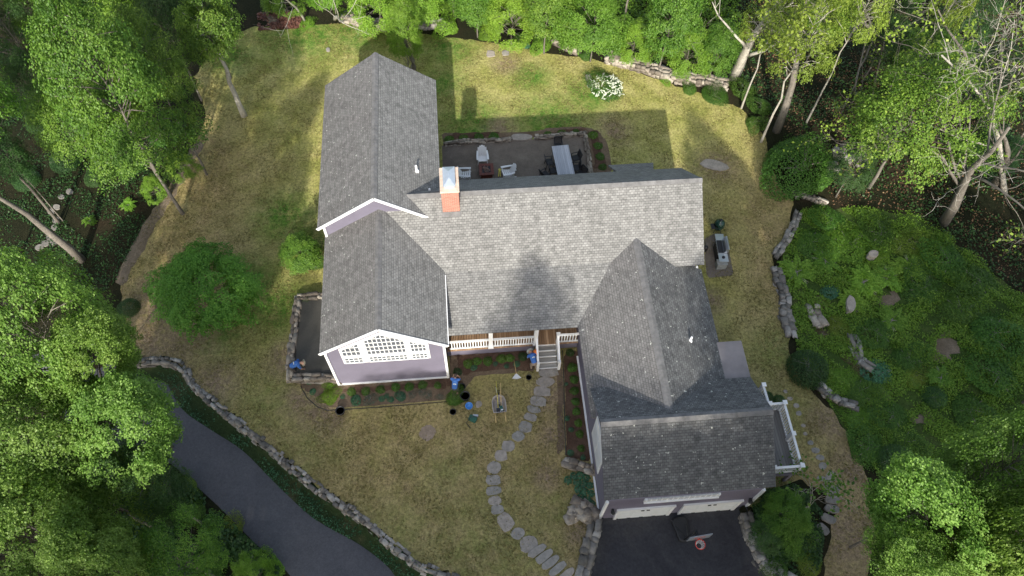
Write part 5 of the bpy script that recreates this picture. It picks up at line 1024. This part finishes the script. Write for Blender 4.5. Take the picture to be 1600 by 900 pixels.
def black_chair():
    e = empty("patio_chair", (0, 0, 0)); MB().box((0, 0, .43), (.48, .46, .05)).build("seat", M['black'], e, False, .015)
    b = MB(); 
    for k in range(-3, 4): b.beam((k * .07, .22, .45), (k * .075, .33, .92), .045, .02)
    b.beam((-.26, .335, .93), (.26, .335, .93), .04, .07).beam((-.25, .22, .45), (-.26, .335, .93), .035, .04).beam((.25, .22, .45), (.26, .335, .93), .035, .04).build("backrest", M['black'], e)
    for sx in (-1, 1):
        MB().beam((sx * .26, -.22, .66), (sx * .26, .27, .66), .05, .03).build("armrest", M['black'], e)
        MB().beam((sx * .24, -.21, 0), (sx * .25, -.21, .66), .035, .035).build("leg", M['black'], e); MB().beam((sx * .24, .27, 0), (sx * .25, .21, .45), .035, .035).build("leg", M['black'], e)
    return e
b0 = black_chair(); cz, sz_ = math.cos(rz), math.sin(rz)
for i, (lx, ly, ra, lb) in enumerate([(-.05, Lt / 2 + .25, 0, "black patio chair at the far end of the long grey table"), (-Wt / 2 - .3, .25, R(92), "black patio chair at the left side of the grey table"), (Wt / 2 + .35, .35, R(-80), "black patio chair at the upper right side of the grey table"), (Wt / 2 + .2, -.45, R(-95), "black patio chair at the middle right of the grey table, close to the top"), (-Wt / 2 - .75, -.75, R(120), "black patio chair pulled away at the lower left of the grey table"), (-Wt / 2 - .15, -.5, R(88), "black patio chair pushed in at the lower left side of the grey table"), (Wt / 2 + .45, -1.0, R(-60), "black patio chair at the lower right of the grey table")]):
    c = b0 if i == 0 else copy_tree(b0); place(c, (ctr.x + lx * cz - ly * sz_, ctr.y + lx * sz_ + ly * cz, Z0), rz + ra); tag(c, lb, "chair", "black chairs round the grey table")
# kamado and gas grill
p = at(1123, 353, .5); e = empty("kamado_grill", (p.x, p.y, .04), "round dark green ceramic grill standing on the side pad", "grill")
MB().lathe([(.12, .12), (.25, .25), (.33, .5), (.34, .62)], n=24).build("body", M['egg'], e, True); MB().lathe([(.34, .63), (.31, .82), (.2, .95), (.08, 1.0), (.07, 1.05)], n=24).build("lid", M['egg'], e, True); MB().lathe([(.08, 1.051), (.09, 1.12), (.05, 1.13)], n=12).build("chimney_vent", M['charcoal'], e, True)
for k in range(4): t = k * math.pi / 2 + .6; MB().beam((.2 * math.cos(t), .2 * math.sin(t), .2), (.36 * math.cos(t), .36 * math.sin(t), 0), .03, .03).build("leg", M['black'], e)
MB().box((-.42, -.1, .6), (.25, .4, .03)).beam((-.3, -.34, .72), (-.12, -.4, .72), .03, .03).build("side_shelf", M['black'], e)
p = at(1127, 387, .9); e = empty("gas_grill", (p.x, p.y, .04), "stainless gas grill with open lid beside the right house wall", "grill", None, R(-4))
MB().bx(-.26, .28, -.45, .55, .75, .9).build("firebox", M['steel'], e, False, .01)
MB().prism([(.10, .9), (.32, .92), (.36, 1.3), (.28, 1.36), (.14, 1.25)], -.44, .54, 'y').build("lid", M['steel'], e, False, .02)
MB().bx(-.24, .08, -.40, .50, .902, .93).build("grate", M['black'], e); MB().bx(-.25, .27, .56, 1.0, .84, .88).build("side_shelf", M['steel'], e, False, .01); MB().bx(-.27, .30, -1.02, -.46, .84, .89).build("side_burner_shelf", M['steel'], e, False, .01)
MB().lathe([(.1, 0), (.1, .03), (.04, .04)], (.02, -.72, .9), 12).build("side_burner", M['black'], e, True); MB().bx(-.24, .26, -.44, .54, .08, .748).build("cabinet", M['charcoal'], e)
for k in range(5): MB().lathe([(.03, 0), (.03, .04)], (0, 0, 0), 10, m=Matrix.Translation((-.27, -.35 + k * .2, .83)) @ Matrix.Rotation(-math.pi / 2, 4, 'Y')).build("knob", M['black'], e)
for a in (-.2, .22):
    for b in (-.4, .5): MB().lathe([(.04, 0), (.04, .03)], n=10, m=Matrix.Translation((a, b, .04)) @ Matrix.Rotation(math.pi / 2, 4, 'Y')).build("wheel", M['black'], e)
p = at(1128, 411, .45); tag(MB().bx(-.3, .28, -.2, .2, 0, .5).bx(-.32, .30, -.22, .22, .5, .54).build("storage_box", mat_plain("grey_box", (.30, .31, .30), .5)), "low grey box at the lower end of the gas grill", "box").location = (p.x, p.y, .04)
tag(MB().lathe([(.13, 0), (.15, .1), (.15, .35), (.08, .45)], n=16).build("gas_bottle", M['black'], None, True), "black gas bottle tucked by the right wall opposite the grill", "gas bottle").location = at(1101, 391, .1)

# ------------------------------------------------------------------ front yard tools
def pot(a, b, r, h, label, mat='black', tilt=0, soil=True, nm="plant_pot", cat="plant pot", group=None):
    p = atg(a, b); e = empty(nm, (p.x, p.y, p.z + .03), label, cat, group); e.rotation_euler = (tilt, 0, 0)
    MB().lathe([(r * .75, 0), (r, h), (r * 1.08, h), (r * 1.08, h + .02), (r * .93, h + .02), (r * .9, h * .8)], n=20).build("pot_wall", M[mat], e, True)
    if soil: MB().lathe([(r * .90, h * .78), (r * .90, h * .8)], n=16).build("soil", M['soil'], e)
    return e
pot(533, 645, .24, .32, "large black nursery pot alone on the lawn below the front bed"); pot(708, 646, .17, .24, "small dark pot below the leafy shrub being planted"); pot(826, 592, .15, .2, "small black pot on the lawn near the porch steps", group="small black pots")
pot(727, 622, .26, .34, "black nursery pot right of the leafy shrub", soil=True); pot(733, 636, .19, .36, "bright blue bucket on the lawn left of the wheelbarrow", 'blue', R(12), False, "bucket", "bucket"); pot(721, 606, .22, .1, "black dish at the worker's feet by the gable corner")
bush('lime' if False else 'maple', 710, 621, 13, "leafy green nursery shrub waiting beside the worker at the gable corner", sz=.9)
# wheelbarrow
p = at(780, 634, .5); e = empty("wheelbarrow", (p.x, p.y, .03), "worn grey wheelbarrow holding long handled tools on the lawn", "wheelbarrow", None, R(2))
out = [(-.33, -.42), (.33, -.42), (.36, -.2), (.36, .22), (.27, .45), (.12, .55), (-.12, .55), (-.27, .45), (-.36, .22), (-.36, -.2)]
n = len(out); v = [(x * .7, y * .75, .30) for x, y in out] + [(x, y, .62) for x, y in out] + [(x * 1.07, y * 1.05, .62) for x, y in out] + [(x * .66, y * .7, .33) for x, y in out] + [(x * .95, y * .95, .62) for x, y in out]
f = [tuple(range(3 * n, 4 * n)), tuple(range(n))[::-1]]
for k in range(n): k2 = (k + 1) % n; f += [(k, k2, 2 * n + k2, 2 * n + k), (2 * n + k, 2 * n + k2, 4 * n + k2, 4 * n + k), (4 * n + k, 4 * n + k2, 3 * n + k2, 3 * n + k)]
MB().add(v, f).build("tray", M['tray'], e)
for s in (-1, 1): MB().tube([(s * .1, .8, .22), (s * .24, .2, .29), (s * .27, -.5, .45), (s * .27, -.95, .52)], .022, 8).build("handle", M['wood'], e, True)
for s in (-1, 1): MB().tube([(s * .24, -.1, .3), (s * .27, -.3, 0.0), (s * .25, -.45, .4)], .018, 6).build("leg", M['charcoal'], e, True)
mw = Matrix.Translation((0, .82, .2)) @ Matrix.Rotation(math.pi / 2, 4, 'Y')
MB().lathe([(.12, -.05), (.2, -.045), (.2, .045), (.12, .05)], n=20, m=mw).build("wheel", M['black'], e, True)
W_ = Vector((p.x, p.y, .03))
def tool(x0, y0, x1, y1, z0, z1, label, mat='wood', head=None):
    e2 = empty("garden_tool", (W_.x + x0, W_.y + y0, W_.z + z0), label, "garden tool"); d = Vector((x1 - x0, y1 - y0, z1 - z0)); MB().tube([(0, 0, 0), d], .018, 8).build("handle", M[mat], e2, True)
    if head: MB().beam(Vector((0, 0, .0)), -d.normalized() * .28, .2, .03).build("blade", M[head], e2)
tool(-.06, -.1, -.08, 1.25, .42, .95, "yellow handled spade lying in the wheelbarrow, left one", 'yellow', 'charcoal'); tool(.10, -.05, .16, 1.15, .42, .90, "wooden handled shovel lying in the wheelbarrow, right one", 'wood', 'steel'); tool(-.0, .1, -.12, .95, .45, .85, "thin grey handled hoe between the two yellow handles in the wheelbarrow", 'steel', 'charcoal')
tag(MB().box((0, 0, .06), (.16, .3, .12), .3).build("tool_pouch", M['hose']), "dark green pouch lying inside the wheelbarrow tray", "pouch").location = W_ + Vector((.12, -.15, .34))
tag(MB().box((0, 0, .03), (.12, .07, .05), .1).build("paper_cup", M['white']), "small white carton inside the wheelbarrow tray", "carton").location = W_ + Vector((.14, -.25, .47))
# rake leaning on the bed edge
p = atg(807, 588); e = empty("leaf_rake", (p.x, p.y, .04), "fan shaped white leaf rake with wooden handle lying by the porch bed", "rake")
MB().tube([(0, .1, .05), (-.07, .95, .12)], .016, 8).build("handle", M['wood'], e, True); mb = MB()
for k in range(-6, 7): mb.beam((0, .14, .05), (k * .042, -.20 + abs(k) * .008, .03), .028, .008)
mb.beam((-.17, -.05, .04), (.17, -.05, .04), .03, .012).build("rake_head", M['white'], e)
# green bag with tools
p = atg(739, 656); e = empty("tool_bag", (p.x, p.y, .03), "dark green tool bag with straps on the lawn below the blue bucket", "bag", None, R(-30))
MB().bx(-.22, .22, -.16, .16, 0, .28).build("bag_body", M['hose'], e, False, .05); MB().tube([(-.15, -.16, .26), (-.1, -.05, .42), (.1, .05, .42), (.15, .16, .26)], .018, 6).build("strap", M['black'], e, True); MB().box((.05, .22, .12), (.3, .12, .2), .4).build("side_pocket", M['steel'], e, False, .02)
MB().tube([(-.1, -.1, .25), (-.25, -.35, .1), (.1, -.5, .02)], .02, 6).build("hand_tool", M['black'], e, True)
# hose lying along the bed edge
pts = [atg(a, b) + Vector((0, 0, .05)) for a, b in [(470, 604), (480, 622), (496, 636), (512, 642), (545, 640), (600, 636), (650, 632), (700, 628)]]
tag(MB().tube(pts, .02, 6).build("bed_edging", M['charcoal'], None, True), "thin dark edging line between the front bed and the lawn", "edging")
pts = [atg(a, b) + Vector((0, 0, .06)) for a, b in [(879, 548), (881, 600), (882, 660), (884, 712)]]
tag(MB().tube(pts, .025, 6).build("bed_edging", M['charcoal'], None, True), "straight dark edging along the narrow bed of the garage wing", "edging")
p = at(837.5, 551, 1.0); tag(MB().lathe([(.12, 0), (.17, .05), (.16, .22), (.10, .32), (.03, .36)], n=16).build("work_bag", M['orange'], None, True), "orange bag hung over the left stair post", "bag").location = (p.x, p.y, .9)
# basketball hoop
pb = atg(1064, 829); e = empty("basketball_hoop", (pb.x, pb.y, LOWZ + .04), "portable basketball hoop with black base and red rim on the garage apron", "basketball hoop", None, R(5))
MB().prism([(-.42, .55), (-.28, .62), (.28, .62), (.42, .5), (.30, -.5), (.12, -.62), (-.12, -.62), (-.30, -.5)][::-1], .02, .26).build("base", M['black'], e, False, .06)
MB().tube([(0, -.5, .2), (0, -.62, 2.7)], .05, 10).build("pole", M['charcoal'], e, True); MB().beam((0, -.60, 2.6), (0, -.95, 2.9), .06, .06).beam((0, -.6, 2.2), (0, -.95, 2.75), .04, .04).build("bracket", M['charcoal'], e)
for sx in (-1, 1): MB().beam((sx * .3, .2, .2), (0, -.55, .9), .03, .03).build("brace", M['charcoal'], e)
bbm = MB().bx(-.56, .56, -1.0, -.96, 2.55, 3.3).build("backboard", mat_plain("clear_board", (.28, .30, .33), .3), e); MB().bx(-.24, .24, -1.006, -1.001, 2.8, 2.83).bx(-.24, .24, -1.006, -1.001, 3.12, 3.15).bx(-.24, -.21, -1.006, -1.001, 2.83, 3.12).bx(.21, .24, -1.006, -1.001, 2.83, 3.12).build("target_lines", M['red'], bbm)
rm = [(.23 * math.cos(t), -1.27 + .23 * math.sin(t), 2.72) for t in np.linspace(0, 2 * math.pi, 25)]; MB().tube(rm, .018, 6).beam((0, -1.0, 2.72), (0, -1.05, 2.72), .12, .1).build("rim", M['red'], e, True); mb = MB()
for k in range(12):
    t = k * math.pi / 6; t2 = t + math.pi / 6
    for (r1, z1, r2, z2) in ((.22, 2.70, .17, 2.55), (.17, 2.55, .13, 2.38)):
        mb.beam((r1 * math.cos(t), -1.27 + r1 * math.sin(t), z1), (r2 * math.cos(t2), -1.27 + r2 * math.sin(t2), z2), .014, .014); mb.beam((r1 * math.cos(t2), -1.27 + r1 * math.sin(t2), z1), (r2 * math.cos(t), -1.27 + r2 * math.sin(t), z2), .014, .014)
mb.build("net", M['white'], e)

# ------------------------------------------------------------------ people
def blobmesh(name, caps, mat, parent, vox=.014):
    """caps: (p, q, rp, rq) tapered capsules merged into one continuous surface"""
    mb = MB()
    for p, q, a, b in caps:
        p, q = Vector(p), Vector(q); d = q - p; L = max(d.length, 1e-4); d /= L; pts, rad = [], []
        for k in range(5): t = math.pi / 2 * (1 - k / 4); pts.append(p - d * a * math.sin(t)); rad.append(max(.001, a * math.cos(t)))
        for k in range(5): t = math.pi / 2 * k / 4; pts.append(q + d * b * math.sin(t)); rad.append(max(.001, b * math.cos(t)))
        mb.tube(pts, rad, 14)
    o = mb.build(name, mat, parent, True); m = o.modifiers.new("remesh", 'REMESH'); m.mode = 'VOXEL'; m.voxel_size = vox; m.use_smooth_shade = True
    s = o.modifiers.new("smooth", 'SMOOTH'); s.iterations = 3; s.factor = .5; return o
def hand(caps, w, d, up, sgn):
    """palm and five fingers curled along d"""
    w, d, up = Vector(w), Vector(d).normalized(), Vector(up).normalized(); sd = d.cross(up).normalized() * sgn; caps.append((w, w + d * .08, .028, .036))
    for k, l in enumerate((.065, .075, .07, .055)):
        b = w + d * .085 + sd * (.030 - .02 * k); m = b + d * l * .55 - up * .008; caps += [(b, m, .0105, .0095), (m, m + d * l * .35 - up * l * .45, .0095, .008)]
    t = w + d * .03 + sd * .035; caps += [(t, t + d * .035 + sd * .03, .013, .011), (t + d * .035 + sd * .03, t + d * .07 + sd * .032 - up * .01, .011, .009)]
def person(loc, rz, label, pose, trousers, hatmat=None):
    e = empty("person", loc, label, "person", None, rz); J = {k: Vector(v) for k, v in pose.items()}; body, shirt, pants = [], [], []
    body += [(J['pelvis'], J['chest'], .13, .14), (J['chest'], J['neck'], .12, .055), (J['neck'], J['head'], .055, .06), (J['head'], J['head'] + (J['head'] - J['neck']).normalized() * .05, .095, .10)]
    fc = Vector(pose['face']).normalized(); hd = J['head'] + (J['head'] - J['neck']).normalized() * .03; up = (J['head'] - J['neck']).normalized(); sd = fc.cross(up).normalized()
    body += [(hd + fc * .09 - up * .01, hd + fc * .112 - up * .03, .012, .016), (hd + fc * .06 - up * .07, hd + fc * .07 - up * .085, .045, .035)] + [(hd + sd * s * .095 - up * .02, hd + sd * s * .10 + up * .02, .018, .02) for s in (-1, 1)]
    shirt += [(J['pelvis'] + (J['chest'] - J['pelvis']) * .1, J['chest'], .155, .175), (J['chest'], J['chest'] + (J['neck'] - J['chest']) * .6, .165, .08)]; pants += [(J['pelvis'], J['pelvis'] + (J['chest'] - J['pelvis']) * .15, .155, .15)]
    for s, n in ((-1, 'l'), (1, 'r')):
        sh, el, wr, hp, kn, an = (J[k + n] for k in ('sh', 'el', 'wr', 'hp', 'kn', 'an')); body += [(J['chest'], sh, .1, .06), (sh, el, .05, .042), (el, wr, .042, .027)]; hand(body, wr, wr - el, pose.get('hup', (0, 0, 1)), s)
        shirt += [(J['chest'] + (J['neck'] - J['chest']) * .3, sh, .12, .082), (sh, sh.lerp(el, .65), .078, .066)]; body += [(J['pelvis'], hp, .12, .1), (hp, kn, .085, .058), (kn, an, .055, .038)]
        pants += [(J['pelvis'], hp, .14, .12), (hp, kn, .11, .078), (kn, kn.lerp(an, .92), .075, .058)]; ft = Vector(pose.get('foot', (0, -1, 0)))
        body.append((an, an + ft * .1, .042, .04)); shoe = [(an - ft * .03 - Vector((0, 0, .02)), an + ft * .17 - Vector((0, 0, .03)), .052, .042)]; blobmesh("shoe", shoe, M['black'], e, .02)
    blobmesh("body", body, M['skin'], e, .0075); blobmesh("shirt", shirt, M['shirt'], e); blobmesh("trousers", pants, M[trousers], e)
    back = (J['chest'] + J['pelvis']) / 2 + Vector(pose['back']) * .17; u = (J['chest'] - J['pelvis']).normalized(); r = u.cross(Vector(pose['back'])).normalized(); bn = Vector(pose['back']).normalized()
    blobmesh("shirt_print", [(back + u * .10 + r * a - bn * .0, back + u * .10 + r * a * .5 + u * .03, .02, .02) for a in (-.08, -.03, .03, .08)], M['logo'], e, .012)
    if hatmat:
        z = up; mtx = Matrix.Translation(hd + up * .04) @ z.to_track_quat('Z', 'Y').to_matrix().to_4x4(); MB().lathe([(.20, 0), (.205, .012), (.115, .03), (.105, .09), (.06, .12), (.01, .122)], n=24, m=mtx).build("hat", M[hatmat], e, True)
    else:
        blobmesh("hair", [(hd + up * .03 - fc * .02, hd + up * .05 - fc * .01, .098, .09), (hd - fc * .04 - up * .04, hd - fc * .03, .075, .08)], M['hair'], e, .012)
    # eyes and mouth
    MB().lathe([(.001, -.008), (.010, 0), (.001, .008)], n=8, m=Matrix.Translation(hd + fc * .092 + sd * .033 + up * .012)).lathe([(.001, -.008), (.010, 0), (.001, .008)], n=8, m=Matrix.Translation(hd + fc * .092 - sd * .033 + up * .012)).build("eyes", M['hair'], e, True)
    return e
# bending forward, hands to the ground (faces -y in its own frame)
bend = dict(pelvis=(0, .12, .86), chest=(0, -.26, 1.08), neck=(0, -.43, 1.08), head=(0, -.53, 1.02), face=(0, -.6, -.8), back=(0, .35, 1), shl=(-.19, -.33, 1.05), shr=(.19, -.33, 1.05), ell=(-.23, -.40, .76), elr=(.23, -.38, .76), wrl=(-.15, -.50, .52), wrr=(.14, -.52, .54),
            hpl=(-.1, .12, .84), hpr=(.1, .12, .84), knl=(-.13, .0, .46), knr=(.13, -.06, .46), anl=(-.13, .12, .09), anr=(.13, .04, .09), hup=(0, -1, 0))
kneel = dict(pelvis=(0, .18, .42), chest=(0, -.12, .78), neck=(0, -.26, .90), head=(0, -.36, .93), face=(0, -.8, -.5), back=(0, .7, .7), shl=(-.19, -.19, .83), shr=(.19, -.19, .83), ell=(-.25, -.36, .58), elr=(.24, -.36, .58), wrl=(-.14, -.56, .42), wrr=(.12, -.56, .40),
             hpl=(-.1, .16, .40), hpr=(.1, .16, .40), knl=(-.16, -.22, .12), knr=(.15, -.20, .12), anl=(-.15, .24, .08), anr=(.15, .24, .08), foot=(0, .9, 0), hup=(0, -.3, 1))
p = at(459, 574, .7); person((p.x, p.y, .02), R(100), "worker in blue shirt and tan hat bending over the corner of the gravel terrace wall", bend, 'jeans', 'tanhat')
p = at(711, 602, .5); person((p.x, p.y, .04), R(170), "worker in blue shirt kneeling at the corner of the front gable, dark hair", kneel, 'jeans')
p = at(834, 566, .8); person((p.x, p.y, .04), R(195), "worker in blue shirt and grey brimmed hat bending beside the porch steps", bend, 'khaki', 'greyhat')
for o in list(bpy.data.objects):
    if o.name.startswith("garage_door_stub"): bpy.data.objects.remove(o)
